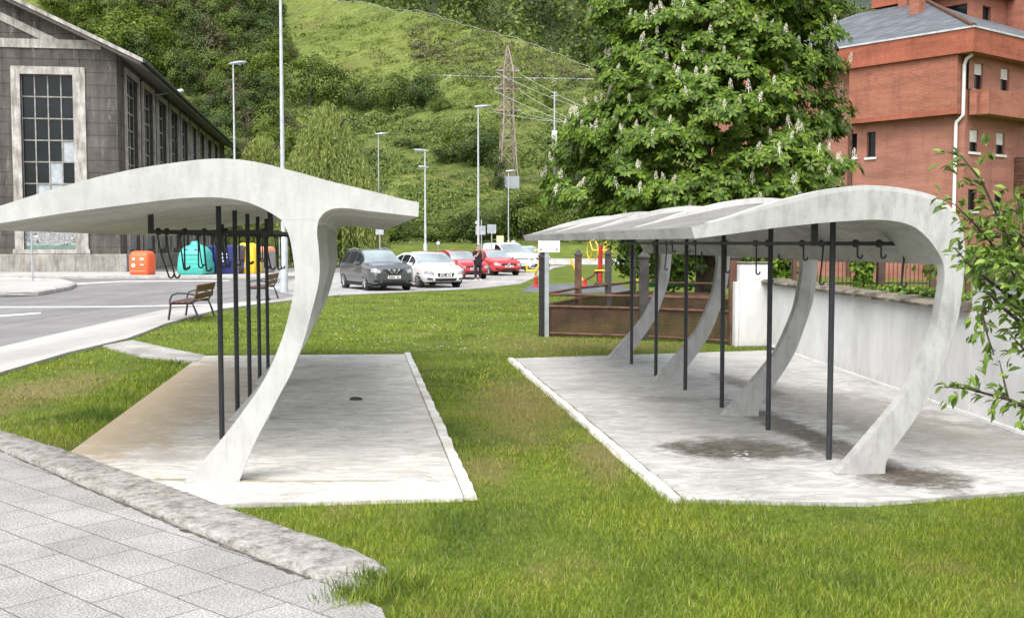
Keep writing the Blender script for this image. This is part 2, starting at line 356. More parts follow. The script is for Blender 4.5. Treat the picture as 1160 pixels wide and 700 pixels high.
# ================================================================ TERRAIN
def sst(a): a = np.clip(a, 0, 1); return a * a * (3 - 2 * a)
RIDGE_X, RIDGE_Y = (150, 260, 340, 400, 480, 580, 665, 760, 950, 1200), (-120, -50, -4, 8, 20, 46, 76, 106, 150, 190)
def gz(X, Y):
    X = np.asarray(X, float); Y = np.asarray(Y, float)
    Y0 = 112 + 45 * sst((-X - 14) / 30)
    z = 1.6 * sst((Y - (Y0 - 22)) / 22)
    Yr = np.clip(418 - 1.4 * X, 260, 580)
    pr = 580 + X / Yr * F_PX; tr = (275 - np.interp(pr, RIDGE_X, RIDGE_Y)) / F_PX
    k = (CAM_H + tr * Yr - 1.6) / (Yr - Y0) ** 2
    d = np.clip(np.minimum(Y, Yr) - Y0, 0, None); z = z + k * d * d
    z = z - .22 * np.clip(Y - Yr, 0, None)
    a = sst((Y - Y0) / 60)
    z = z + a * (1.3 * np.sin(X * .071 + 1.3 * np.sin(Y * .031)) * np.sin(Y * .063 + .8) + .55 * np.sin(X * .21 + Y * .13) + .35 * np.sin(X * .37 - Y * .29 + 1))
    return np.maximum(z, -3)
def gz2(X, Y):
    X = np.asarray(X, float); Y = np.asarray(Y, float)
    top = 212 - 95 * sst((X - 90) / 190) + 9 * np.sin(X * .03) + 5 * np.sin(X * .083 + 1)
    return 8 + (top - 8) * sst((Y - 430) / 330) + 3 * np.sin(X * .06 + Y * .04)
def hit(px, py, f=gz, y0=60, y1=700):
    d = ray(px, py); Ys = np.arange(y0, y1, .5); t = Ys / d.y
    z = CAM_H + d.z * t; g = f(d.x * t, Ys); w = np.nonzero(z <= g)[0]
    i = w[0] if len(w) else len(Ys) - 1
    return Vector((d.x * t[i], Ys[i], float(g[i])))
def grid(name, f, xs, ys, mat):
    X, Y = np.meshgrid(xs, ys); Z = f(X, Y); nx, ny = len(xs), len(ys)
    i = np.arange(ny - 1)[:, None] * nx + np.arange(nx - 1)[None, :]; i = i.ravel()
    return structure(npmesh(name, np.stack([X, Y, Z], -1), np.stack([i, i + 1, i + nx + 1, i + nx], -1), mat, smooth=180))
grid('ground', gz, np.linspace(-220, 220, 111), np.concatenate([np.linspace(-30, 80, 12), np.linspace(82, 112, 16)]), MAT['lawn'])
grid('hillside', gz, np.linspace(-260, 220, 200), np.linspace(112, 640, 230), MAT['hill'])
m_wood = two('woodland_floor', (.022, .035, .012), (.045, .065, .02), .05, .95, .8, .5)
grid('wooded_hill', gz2, np.linspace(-420, 560, 80), np.linspace(432, 820, 40), m_wood)
def gz3(X, Y): return 40 + (430 + 40 * np.sin(X * .004) + 18 * np.sin(X * .017)) * sst((Y - 900) / 900) + 6 * np.sin(X * .05) * np.sin(Y * .045)
m_far = two('far_mountain_forest', (.030, .045, .034), (.062, .080, .052), .03, .95, 1.0, .12, bd=8)  # bluish distance haze put into the forest colour
grid('far_mountain', gz3, np.linspace(-500, 1400, 90), np.linspace(850, 1900, 60), m_far)

def sheet(name, pts, z, mat, h=.0, drape=False):
    """flat polygon at height z; h>0 gives it a real edge of that height"""
    mb = MB(); P = [(p[0], p[1]) for p in pts]
    if h: mb.prism(P, z - h, z, lambda a, b, c: (a, b, c))
    else: mb.add([(a, b, z) for a, b in P], [tuple(range(len(P)))])
    o = mb.build(name, mat); return structure(o)
def G(*pp): return [gnd(a, b) for a, b in pp]
walk_in = [(-6.6, 4.0), (-6.95, 12)] + [tuple(gnd(*p)[:2]) for p in ((0, 425.7), (78, 402), (144, 386), (163, 379), (187, 369), (250, 352), (300, 345), (385, 335.5))]
walk_out = [(-8.7, 4.0), (-8.8, 14)] + [tuple(gnd(*p)[:2]) for p in ((0, 396), (126, 366), (185, 353), (260, 345), (330, 338.5))]
sheet('pavement', walk_in + walk_out[::-1], .05, MAT['walk'], .05)
road_pts = walk_out + [tuple(gnd(385, 335)[:2])] + [tuple(gnd(*p)[:2]) for p in ((470, 331), (540, 327.5), (590, 322), (612, 312), (628, 304))] + [(4.5, 89), (-70, 89), (-70, 4)]
sheet('road', road_pts, .008, MAT['road'])
sheet('car_park', [tuple(gnd(*p)[:2]) for p in ((345, 337), (385, 334.6), (470, 330.6), (540, 327), (590, 321.6), (612, 311.6), (628, 303.6))] + [(4.4, 88.5), (-9, 88.5), (-11.2, 60), (-10.5, 46)], .012, MAT['park'])
sheet('path', [tuple(gnd(*p)[:2]) for p in ((588, 331), (604, 321.5), (700, 322), (722, 331), (650, 333))], .012, MAT['pad'])
mb = MB(); xs = np.linspace(-80, 60, 60)
for k in range(59):
    q = [(xs[k], 91.), (xs[k + 1], 91.), (xs[k + 1], 97.5), (xs[k], 97.5)]; mb.add([(a, b, float(gz(a, b)) + .03) for a, b in q], [(0, 1, 2, 3)])
structure(mb.build('far_road', MAT['walk']))
# pavement that the recycling containers stand on, and its kerb
sheet('far_pavement', [(-48, 57.5), (-12.2, 57.5), (-11.2, 60), (-11.6, 66), (-48, 66)], .11, MAT['walk'], .11)
sheet('kerb', [(-48, 57.15), (-12.0, 57.15), (-10.8, 60.0), (-11.2, 60), (-12.2, 57.49), (-48, 57.49)], .115, MAT['kerb2'], .12)
isl = [(-40, 53), (-40, 36.5)] + [tuple(gnd(*p)[:2]) for p in ((0, 337.5), (40, 335.5), (76, 329), (84, 325), (70, 321), (0, 318.5))]
sheet('traffic_island', isl, .13, MAT['walk'], .13)
mb = MB(); mb.tube([(a, b, .075) for a, b in isl[1:]], .12, 6); structure(mb.build('kerb', MAT['kerb2']))
# road paint
sheet('road_marking', [tuple(gnd(*p)[:2]) for p in ((0, 359.4), (46, 355.7), (46, 354.4), (0, 357.6))], .013, MAT['line'])
sheet('road_marking', [tuple(gnd(*p)[:2]) for p in ((-60, 349.3), (130, 348.6), (262, 345.5), (262, 344.6), (130, 347.4), (-60, 347.8))], .0125, MAT['line'])
sheet('road_marking', [tuple(gnd(*p)[:2]) for p in ((70, 323.4), (140, 319.4), (260, 318.6), (260, 317.9), (140, 318.6), (68, 322.2))], .0125, MAT['line'])

# foreground paving with its weathered kerb
kin = [(-60, 482), (-20, 501), (16.5, 517), (60, 535.5), (103, 554.5), (160, 578), (204, 597), (248, 614.5), (306, 638), (364, 659), (384, 668)]
kout = [(-60, 468), (-20, 482), (0, 490), (40, 503), (83, 516), (140, 537), (198.6, 557), (256.5, 579), (325, 602), (393, 625), (440, 646), (460, 655)]
PZ = .035
pin = [tuple(gnd(a, b, PZ)[:2]) for a, b in kin]; pout = [tuple(gnd(a, b, PZ)[:2]) for a, b in kout]
pv = sheet('paving', [(-6, 3.2)] + pin + [tuple(gnd(432, 688, PZ)[:2]), tuple(gnd(437, 700, PZ)[:2]), tuple(gnd(446, 740, PZ)[:2]), (-.6, 3.2)], PZ, MAT['paving'], .05)
def rezero(o, c, rz):
    """move the object's own axes to c / rz without moving the mesh (so the tiling follows the kerb)"""
    M = Matrix.Translation(c) @ Matrix.Rotation(rz, 4, 'Z'); o.data.transform(M.inverted()); o.matrix_world = M
e0, e1 = gnd(136.5, 654.6, PZ), gnd(329, 682.8, PZ); t2 = gnd(205, 639.3, PZ)
rezero(pv, t2, math.atan2(e1.y - t2.y, e1.x - t2.x))
def resample(p, n):
    p = np.array(p); d = np.r_[0, np.cumsum(np.hypot(*np.diff(p, axis=0).T))]; t = np.linspace(0, d[-1], n)
    return np.stack([np.interp(t, d, p[:, 0]), np.interp(t, d, p[:, 1])], -1)
n = 130; A = resample(pin, n); B = resample(pout, n); rows = []
for k, (w, h) in enumerate(((0, -.02), (.0, .030), (.05, .044), (.3, .048), (.6, .047), (.9, .043), (.97, .034), (1.0, -.03))):
    jit = rng.normal(0, .002, n) if 0 < k < 7 else np.zeros(n); jx = rng.normal(0, .006, (n, 2)) * (1 if k > 4 else .3)
    P = A * (1 - w) + B * w + jx; tp = np.clip((n - 1 - np.arange(n)) / 5, 0, 1) ** .5; rows.append(np.c_[P, PZ - .03 + (h + .03 + jit) * tp - .012 * (1 - tp)])
V = np.stack(rows); kk = len(rows); i = (np.arange(kk - 1)[:, None] * n + np.arange(n - 1)[None, :]).ravel()
structure(npmesh('kerb', V, np.stack([i, i + 1, i + n + 1, i + n], -1), MAT['kerb'], smooth=60))

Aj = A + rng.normal(0, .006, A.shape); nrm_ = (A - B) / np.linalg.norm(A - B, axis=1, keepdims=True); wj = .018 + .022 * rng.random(n)[:, None]
V = np.concatenate([np.c_[A - nrm_ * .004, np.full(n, PZ + .004)], np.c_[Aj + nrm_ * wj, np.full(n, PZ + .0042)]]); i = np.arange(n - 6)
structure(npmesh('joint_dirt', V, np.stack([i, i + 1, i + n + 1, i + n], -1), two('joint_dirt', (.035, .03, .024), (.16, .145, .12), 14, .95, .5, 40)))
# concrete floors of the shelters
a, b, c, d_ = gnd(525, 568), gnd(458, 403), gnd(228, 405), gnd(80, 515)
nd_ = (gnd(270, 575) - a); 
def isect(p, u, q, v):
    den = u.x * v.y - u.y * v.x; s = ((q.x - p.x) * v.y - (q.y - p.y) * v.x) / den; return p + u * s
d2 = isect(a, nd_, c, d_ - c)
SL = [a, b, c, d2]; 
TAN = (.36, .285, .19); DIRT = (.062, .050, .036); GREEN = (.17, .16, .07)
def gp(px, py): return gnd(px, py)
lc = gp(150, 470); 
stl = [(*gp(130, 462)[:2], 1.15, 6.2, R(8), .85, TAN), (*gp(205, 450)[:2], 1.2, 5.0, R(8), .6, TAN), (*gp(330, 430)[:2], 1.6, 2.2, 0, .22, (.30, .27, .22)), (*gp(235, 547)[:2], .7, .06, R(2), .75, GREEN), (*gp(360, 549)[:2], 1.1, .05, R(1), .6, GREEN)]
slab_l = sheet('concrete_floor', SL, .03, m_slab('pale_concrete_floor', (.66, .64, .59), stl), .08)
wr, wrf = gnd(1200, 560), gnd(870, 398.8)
SR = [gnd(583, 408), gnd(776, 570), gnd(980, 574), gnd(1200, 558), Vector((5.0, 8.0, 0)), Vector((4.75, 18.2, 0)), wrf]
str_ = [(*gp(835, 512)[:2], .80, .62, 0, .98, DIRT), (*gp(915, 496)[:2], .27, 2.9, R(8), .95, DIRT), (*gp(1035, 545)[:2], .55, .5, 0, .95, DIRT), (*gp(1085, 500)[:2], 1.2, 1.4, R(20), .62, (.20, .19, .17)), (*gp(960, 465)[:2], .95, 2.8, R(12), .62, (.18, .16, .135)), (*gp(800, 470)[:2], .9, 2.6, R(6), .32, (.30, .29, .26)), (*gp(850, 440)[:2], .25, 1.6, R(10), .6, DIRT), (*gp(760, 455)[:2], .5, .35, 0, .3, DIRT)]
slab_r = sheet('concrete_floor', SR, .03, m_slab('grey_concrete_floor', (.53, .52, .495), str_), .08)
# raised concrete lips along the slab edges
def lip(p, q, w, h, side):
    u = (q - p).normalized(); nrm = Vector((u.y, -u.x, 0)) * side; mb = MB(); N = 60; pr = []
    for k in range(N + 1):
        c = p + (q - p) * (k / N); j = random.uniform(-.008, .008)
        pr.append([c + Vector((0, 0, -.02)), c + Vector((0, 0, h + j)), c + nrm * (w * .8 + j) + Vector((0, 0, h + j)), c + nrm * (w + j) + Vector((0, 0, -.02))])
    vs = [v for r_ in pr for v in r_]; mb.add(vs, [(4 * i + j, 4 * i + j + 1, 4 * i + j + 5, 4 * i + j + 4) for i in range(N) for j in range(3)] + [(0, 1, 2, 3), (4 * N, 4 * N + 1, 4 * N + 2, 4 * N + 3)])
    return structure(mb.build('slab_edge', lipm, smooth=50))
lipm = two('pale_edge_concrete', (.46, .44, .38), (.70, .69, .66), 3, .9, .5, 30)
lip(a + Vector((.004, .03, 0)), b + Vector((.004, .0, 0)), .11, .05, 1 if (b - a).y > 0 else -1)
lip(gnd(583, 408) + Vector((-.03, 0, 0)), gnd(776, 570) + Vector((-.03, 0, 0)), .09, .045, 1)
sheet('path', [gnd(116, 393.5), gnd(150, 387), gnd(185, 395), gnd(232, 404.5), gnd(222, 412.5), gnd(160, 405)], .034, two('grey_drain_concrete', (.20, .19, .175), (.40, .385, .36), 2, .9, .3, 30), .08)
# a stone on the left floor, dried splash on the right one
mb = MB(); mb.lathe([(.01, 0), (.05, .006), (.04, .03), (.01, .038)], 9, Matrix.Diagonal((1.6, .8, 1)).to_3x3(), gnd(403, 453, .03)); tag(mb.build('stone', two('dark_stone', (.02, .02, .018), (.06, .055, .05), 20), smooth=40), 'small dark stone lying alone on the pale left concrete floor', 'stone')
mb = MB()
for k in range(26):
    p = gnd(838 + random.gauss(0, 7), 515 + random.gauss(0, 3.2), .033); r_ = random.uniform(.006, .022)
    mb.add([p + Vector((r_ * random.uniform(.6, 1.8) * math.cos(a_), r_ * random.uniform(.6, 1.6) * math.sin(a_), 0)) for a_ in np.linspace(0, 2 * math.pi, 9)[:-1]], [tuple(range(8))])
tag(mb.build('splash', two('white_droppings', (.5, .5, .48), (.66, .66, .64), 30)), 'white splash of droppings on the dark stain of the right concrete floor', 'splash', None, 'stuff')

# ================================================================ SHELTERS
def shelter(label, conc, foot, vpx, top, bot, leg, tip, length, n_leg, pitch_leg, post_px, post_py, n_post, pitch_post, rail_px, rail_y, rails_hooks, hanger_h, z0=.03):
    o = gnd(*foot, z0); dv = Vector(((vpx - 580) / F_PX, 1, 0)).normalized(); du = Vector((dv.y, -dv.x, 0))
    PL = Plane(o, du); rz = math.atan2(du.y, du.x)
    on = lambda p: PL.on(*p)
    root = thing('market_shelter', label, 'shelter', (o.x, o.y, z0), rz)
    def loc(p): u, z = on(p); return (u, z - z0)
    T = [loc(p) for p in top]; Bt = [loc(p) for p in bot]; L = [loc(p) for p in leg]
    def dense(P, n=4):       # smooth curve through the sighted points
        P = np.array(P); out = []
        for i in range(len(P) - 1):
            p0, p1, p2, p3 = P[max(i - 1, 0)], P[i], P[i + 1], P[min(i + 2, len(P) - 1)]
            for t in np.arange(n) / n:
                out.append(.5 * ((2 * p1) + (-p0 + p2) * t + (2 * p0 - 5 * p1 + 4 * p2 - p3) * t * t + (-p0 + 3 * p1 - 3 * p2 + p3) * t ** 3))
        out.append(P[-1]); return [tuple(x) for x in out]
    T = dense(T); 
    brk = tip.get('break'); 
    if brk is None: Bt = dense(Bt)
    else: Bt = dense(Bt[:brk]) + dense(Bt[brk:])
    # roof: closed profile swept along the building, sagging between the ribs on its upper face
    prof = T + Bt; nT = len(T); nP = len(prof); nb = n_leg; per = 10; st = []
    for k in range(nb * per + 1):
        t = k / per; st.append((length * k / (nb * per), math.sin(math.pi * (t - math.floor(t))) ** .8 if k % per else 0))
    ub = sorted(Bt); 
    def zb(u): return float(np.interp(u, [x[0] for x in ub], [x[1] for x in ub]))
    vs = []; 
    for v, s in st:
        for i, (u, z) in enumerate(prof):
            dz = 0
            if i < nT: dz = -s * .16 * min(1, max(0, (z - zb(u) - .10) / .12)) * min(1, 4 * min(i, nT - 1 - i) / nT)
            vs.append((u, v, z + dz))
    mbt, mbs = MB(), MB(); S = len(st)
    top_f = [(k * nP + i, k * nP + i + 1, (k + 1) * nP + i + 1, (k + 1) * nP + i) for k in range(S - 1) for i in range(nT - 1)]
    oth_f = [(k * nP + i, k * nP + (i + 1) % nP, (k + 1) * nP + (i + 1) % nP, (k + 1) * nP + i) for k in range(S - 1) for i in range(nT - 1, nP)]
    caps = [tuple(range(nP))[::-1], tuple((S - 1) * nP + i for i in range(nP))]
    mbs.add(vs, top_f + oth_f + caps)
    roof = mbs.build('roof', conc, root, smooth=35)
    roof.data.materials.append(MAT['rooftop'])
    nsurf = len(roof.data.polygons)
    for p in roof.data.polygons:
        if p.normal.z > .55: p.material_index = 1
    # pale ribs over the joints
    for k in range(n_leg + 1):
        v = min(max(length * k / n_leg, .085), length - .085); mr = MB(); w = .08
        ring = []
        for i in range(2, nT - 2):
            u, z = T[i]; e_ = .003 + .035 * min(1, min(i - 2, nT - 3 - i) / 9); ring += [(u, v - w, z + e_), (u, v + w, z + e_), (u, v + w, z - .05), (u, v - w, z - .05)]
        m = nT - 4; fs = [(4 * i + j, 4 * i + (j + 1) % 4, 4 * i + 4 + (j + 1) % 4, 4 * i + 4 + j) for i in range(m - 1) for j in range(4)] + [(0, 1, 2, 3), (4 * m - 4, 4 * m - 3, 4 * m - 2, 4 * m - 1)]
        mr.add(ring, fs)
        # set the rib back from the front face so no two faces share a plane
        mr.build('rib', MAT['conc'], roof, smooth=35)
    nl = tip['split']; Ld = dense(L[:nl]) + dense(L[nl:])
    proto = None
    for k in range(n_leg):
        if proto is None:
            ml = MB(); ml.prism(Ld, 0.0, .11, lambda a_, b_, c_: (a_, c_, b_)); lg = ml.build('leg', conc, root, smooth=35); proto = lg
        else: lg = dup(proto, parent=root)
        lg.location = (0, .001 + k * pitch_leg, 0)
    # posts
    pw = gnd(post_px, post_py, z0) - o; pu, pv_ = pw.dot(du), pw.dot(dv)
    proto = None
    for k in range(n_post):
        h = zb(pu) - .0
        if proto is None:
            mp = MB(); mp.tube([(0, 0, 0), (0, 0, h + .01)], .0245, 10); po = mp.build('post', MAT['black'], root, smooth=40); proto = po
        else: po = dup(proto, parent=root)
        po.location = (pu, pv_ + k * pitch_post, 0)
    # hook rails: one beside each post, hung from the roof at both ends
    Pr = Plane(o + dv * pv_, du); u0, zr = Pr.on(rail_px[0], rail_y); u1, _ = Pr.on(rail_px[1], rail_y); zr -= z0
    for k in range(n_post):
        rr = random.Random(k * 7 + int(vpx)); mr = MB(); v = pv_ + k * pitch_post + (.05 if n_post else 0)
        mr.box(u0, -.017, zr - .017, u1, .017, zr + .017); ro = mr.build('hook_rail', MAT['black'], root); ro.location = (0, v, 0)
        for uu in ((u0, u1) if k in (0, n_post - 1) else ()):
            mh = MB(); mh.box(uu - .024, -.019, zr - .019, uu + .024, .019, zb(uu) + .012); mh.build('hanger', MAT['black'], ro)
        for f in rails_hooks[k % len(rails_hooks)]:
            uu = u0 + (u1 - u0) * f[0]; ln = f[1]; tl = f[2]; mk = MB()
            mk.lathe([(.03, -.02), (.034, -.01), (.034, .01), (.03, .02)], 10, Matrix.Rotation(R(90), 3, 'Y'), (uu, 0, zr))
            pts = [(uu, -.035, zr), (uu, -.04, zr - .05), (uu + tl * .3, -.04, zr - ln * .5), (uu + tl, -.04, zr - ln)]
            pts += [(uu + tl + .03 * math.sin(a_), -.04, zr - ln - .03 * (1 - math.cos(a_)) + .0) for a_ in (.8, 1.6, 2.4, 3.1)][:4]
            pts = pts[:4] + [(uu + tl + .022 - .022 * math.cos(a_), -.04, zr - ln - .022 * math.sin(a_)) for a_ in (.6, 1.2, 1.8, 2.4, 3.0, 3.5)]
            mk.tube(pts, .0085, 6); mk.build('hook', MAT['black'], ro, smooth=50)
    for uu in (u0, u1):
        ml = MB(); ml.box(uu - .015, pv_ + .07, zr - .015, uu + .015, pv_ + (n_post - 1) * pitch_post + .03, zr + .015); ml.build('long_rail', MAT['black'], root)
    return root, o, du, dv
short_h = [[(.06, .40, .09), (.13, .40, .07), (.28, .32, .0), (.44, .34, .02), (.62, .30, 0), (.95, .32, 0)], [(.05, .36, .03), (.22, .34, 0), (.45, .32, .02), (.68, .30, .02), (.86, .36, .05), (.97, .36, 0)], [(.05, .34, .03), (.2, .30, 0), (.45, .34, 0), (.7, .30, 0), (.92, .38, 0)]]
LEFT_TOP = [(-46, 248), (0, 235), (62, 218), (124, 203.4), (165.5, 195), (207, 189), (240, 185.7), (269, 186.5), (298, 191), (331, 199.3), (372, 208.8), (414, 216.5), (474.6, 229.5)]
LEFT_BOT = [(474, 245.7), (444, 242.2), (413.8, 238.6), (393, 236), (378.6, 236.5), (368, 240.7), (361, 249), (318.6, 249), (302, 238.6), (281, 229.5), (256.5, 224.7), (231.7, 223.7), (198.6, 225.5), (124, 234.5), (60, 243.5), (0, 253), (-46, 259.5)]
LEFT_LEG = [(361, 248.8), (359, 263.5), (361, 284), (361.5, 317), (352, 357), (343.5, 387.6), (331, 420), (315, 450.5), (300, 479), (286, 507), (270.7, 546), (208, 546.5), (232, 520), (253, 495), (276.5, 464), (299.6, 429), (319, 385), (330.5, 342.4), (334, 314), (331.5, 288), (327, 266), (318.6, 248.8)]
shelter('pale concrete market shelter with twin wings, standing left on the tan and white floor', MAT['conc'], (240, 546), 402, LEFT_TOP, LEFT_BOT, LEFT_LEG, {'break': 7, 'split': 11}, 9.2, 4, 2.93, 251.6, 497, 5, 1.38, (170, 306), 262.5, short_h, .25)
RIGHT_TOP = [(783, 257.5), (830, 246.5), (860, 238.5), (890, 231.5), (930, 221.5), (965, 216.3), (985, 215.5), (1010, 217), (1040, 222), (1064, 230), (1082, 244), (1091, 262), (1093.4, 285)]
RIGHT_BOT = [(1069, 300), (1066, 292), (1059.5, 281), (1050.6, 269.5), (1037, 258), (1021, 252), (1003.5, 249.5), (985.5, 249), (961, 250.4), (927, 253), (893.6, 256.5), (860, 260.7), (826, 265.5), (787, 270.5)]
RIGHT_LEG = [(1093.4, 284.8), (1092.5, 305), (1090.5, 326), (1086, 358), (1075, 394), (1056.5, 442), (1034.5, 478), (1012, 509), (1004, 524), (1003, 537.5), (949.5, 537), (960.6, 524), (989, 491), (1015, 460), (1035, 431), (1058, 378), (1066, 342), (1070, 315), (1069, 299.8)]
hooks_r = [[(.42, .10, 0), (.66, .1, .0), (.9, .34, -.02)], [(.15, .36, 0), (.55, .14, .0), (.78, .38, -.03)], [(.2, .3, 0), (.6, .32, 0), (.9, .16, 0)], [(.3, .3, 0), (.7, .3, .0)]]
shelter('shade-toned concrete market shelter with scalloped roof, standing right in front of the white wall', MAT['conc_shaded'], (978, 537), 430, RIGHT_TOP, RIGHT_BOT, RIGHT_LEG, {'split': 10}, 9.9, 4, 2.93, 939, 520, 6, 1.47, (925, 1036.5), 276, hooks_r, .2)

# ================================================================ BUILDINGS
def rot_frame(o, d): return math.atan2(d.y, d.x)
def wall_open(mb, length, z0, z1, openings, depth, fn, s0=0.0):
    """upright wall in local (s,z) with rectangular holes and reveals; fn(s, inward, z)"""
    ss = sorted({s0, length} | {v for o_ in openings for v in (o_[0], o_[2])}); zs = sorted({z0, z1} | {v for o_ in openings for v in (o_[1], o_[3])})
    for i in range(len(ss) - 1):
        for j in range(len(zs) - 1):
            cs, cz = (ss[i] + ss[i + 1]) / 2, (zs[j] + zs[j + 1]) / 2
            if any(o_[0] < cs < o_[2] and o_[1] < cz < o_[3] for o_ in openings): continue
            mb.add([fn(ss[i], 0, zs[j]), fn(ss[i + 1], 0, zs[j]), fn(ss[i + 1], 0, zs[j + 1]), fn(ss[i], 0, zs[j + 1])], [(0, 1, 2, 3)])
    for a_, b_, c_, d2_ in openings:
        for (s_, z_, s2, z2) in ((a_, b_, c_, b_), (c_, b_, c_, d2_), (c_, d2_, a_, d2_), (a_, d2_, a_, b_)):
            mb.add([fn(s_, 0, z_), fn(s2, 0, z2), fn(s2, depth, z2), fn(s_, depth, z_)], [(0, 1, 2, 3)])
def fbox(mb, s0, i0, z0, s1, i1, z1, fn):
    vs = [fn(s, i, z) for z in (z0, z1) for s, i in ((s0, i0), (s1, i0), (s1, i1), (s0, i1))]
    mb.add(vs, [(3, 2, 1, 0), (4, 5, 6, 7), (0, 1, 5, 4), (1, 2, 6, 5), (2, 3, 7, 6), (3, 0, 4, 7)])

# ---- old industrial hall on the left
hc = gnd(137, 308); hv = Vector(((385 - 580) / F_PX, 1, 0)).normalized(); hu = Vector((hv.y, -hv.x, 0))
hall = thing('industrial_hall', 'grimy grey gabled industrial hall with tall lattice windows, left of the road', 'building', hc, rot_frame(hc, hu))
PG = Plane(hc, hu); PS = Plane(hc, hv)
gf = lambda s, i, z: Vector((s, i, z)); sf = lambda s, i, z: Vector((-i, s, z))    # gable wall (y=0, inside +y) / long wall (x=0, inside -x)
GW = 26.0; SLEN = 66.0; EZ = PG.on(137, 62)[1]
g0, zt = PG.on(22.5, 84); g1, zbm = PG.on(87, 282); _, zm = PG.on(50, 257)
period = 7.0
gw = [(g0, zbm, g1, zt), (g0 - period, zbm, g1 - period, zt)]
mb = MB(); wall_open(mb, 0.0, 0, EZ, gw, .35, gf, s0=-GW)
apex = (-GW / 2, EZ + GW / 2 * .47)
mb.add([gf(0, 0, EZ), gf(-GW, 0, EZ), gf(apex[0], 0, apex[1])], [(0, 1, 2)])
sw = []
pxs = [(143.5, 156.5), (160, 172.5), (177, 187.5), (191, 199.5), (204, 211), (215, 221.5), (224, 230.5), (234, 239), (242, 246.5)]
zst = PS.on(150, 90)[1]; zsb = PS.on(152, 283)[1]
s_first = PS.on(143.5, 200)[0]; s_last = PS.on(246.5, 200)[0]; per_s = (PS.on(242, 200)[0] - s_first) / 8
for k in range(9): sw.append((s_first + k * per_s, zsb, s_first + k * per_s + per_s * .70, zst))
wall_open(mb, SLEN, 0, EZ, sw, .4, sf)
mb.add([sf(0, GW, 0), sf(SLEN, GW, 0), sf(SLEN, GW, EZ), sf(0, GW, EZ)], [(0, 1, 2, 3)])
mb.add([gf(0, SLEN, 0), gf(-GW, SLEN, 0), gf(-GW, SLEN, EZ), gf(apex[0], SLEN, apex[1]), gf(0, SLEN, EZ)], [(0, 1, 2, 3, 4)])
mb.build('wall', MAT['render'], hall)
# plinth
zp = PG.on(60, 288)[1]; mb = MB(); fbox(mb, -GW, -.45, 0, .45, -.002, zp, gf); fbox(mb, .002, 0, 0, .45, SLEN, zp * .9, lambda s, i, z: Vector((s, i, z))); mb.build('plinth', MAT['plinth'], hall, bevel=.04)
# roof with deep eaves
OV, FR = 1.75, 1.1; sl = .47
def rz_(u): return EZ + .25 + (min(-u, GW + u) * sl)
for name, th, dz, mm in (('roof', .22, .25, 'slate'), ('soffit', .16, 0.02, 'soffit')):
    mb = MB(); ov = OV if name == 'roof' else OV - .12; fr = FR if name == 'roof' else FR - .1
    poly = [(ov, EZ + dz - sl * ov), (-GW / 2, EZ + dz + sl * GW / 2), (-GW - ov, EZ + dz - sl * ov), (-GW - ov, EZ + dz + th - sl * ov), (-GW / 2, EZ + dz + th + sl * GW / 2), (ov, EZ + dz + th - sl * ov)]
    mb.prism(poly, -fr, SLEN + .8, lambda a_, b_, c_: (a_, c_, b_)); mb.build(name, MAT[mm], hall)
mb = MB()
for s_ in (1, -1):
    poly = [(0, -.1), (0, .32)]
    x0, x1 = (OV + .05, -GW / 2) if s_ == 1 else (-GW - OV - .05, -GW / 2)
    z0_, z1_ = EZ + .2 - sl * (OV + .05), EZ + .2 + sl * GW / 2
    mb.add([(x0, -FR - .12, z0_), (x1, -FR - .12, z1_), (x1, -FR - .12, z1_ + .24), (x0, -FR - .12, z0_ + .24), (x0, -FR - .004, z0_), (x1, -FR - .004, z1_), (x1, -FR - .004, z1_ + .24), (x0, -FR - .004, z0_ + .24)], [(0, 1, 2, 3), (7, 6, 5, 4), (0, 4, 5, 1), (1, 5, 6, 2), (2, 6, 7, 3), (3, 7, 4, 0)])
mb.build('verge', MAT['trim'], hall)
mb = MB(); mb.tube([(OV + .1, -FR, EZ - sl * OV + .28), (OV + .1, SLEN + .8, EZ - sl * OV + .28)], .11, 8); mb.build('gutter', MAT['black'], hall, smooth=40)
# pale bands on the gable
mb = MB(); zb0 = PG.on(50, 55)[1]; zb1 = PG.on(50, 45)[1]; fbox(mb, -GW + .1, -.10, zb0, -.9, -.003, zb1, gf); mb.build('string_course', MAT['trim'], hall)
mb = MB(); p0, p1 = PG.on(70, 47), PG.on(0, 12)
mb.add([gf(p0[0], -.09, p0[1]), gf(p0[0] - 1.1, -.09, p0[1]), gf(-GW / 2, -.09, p0[1] + (p0[0] - 1.1 + GW / 2) * sl), gf(-GW / 2, -.09, p0[1] + (p0[0] + GW / 2) * sl)] + [gf(p0[0], -.003, p0[1]), gf(p0[0] - 1.1, -.003, p0[1]), gf(-GW / 2, -.003, p0[1] + (p0[0] - 1.1 + GW / 2) * sl), gf(-GW / 2, -.003, p0[1] + (p0[0] + GW / 2) * sl)], [(0, 1, 2, 3), (0, 4, 5, 1), (1, 5, 6, 2), (2, 6, 7, 3), (3, 7, 4, 0)])
mb.build('raking_band', MAT['trim'], hall)
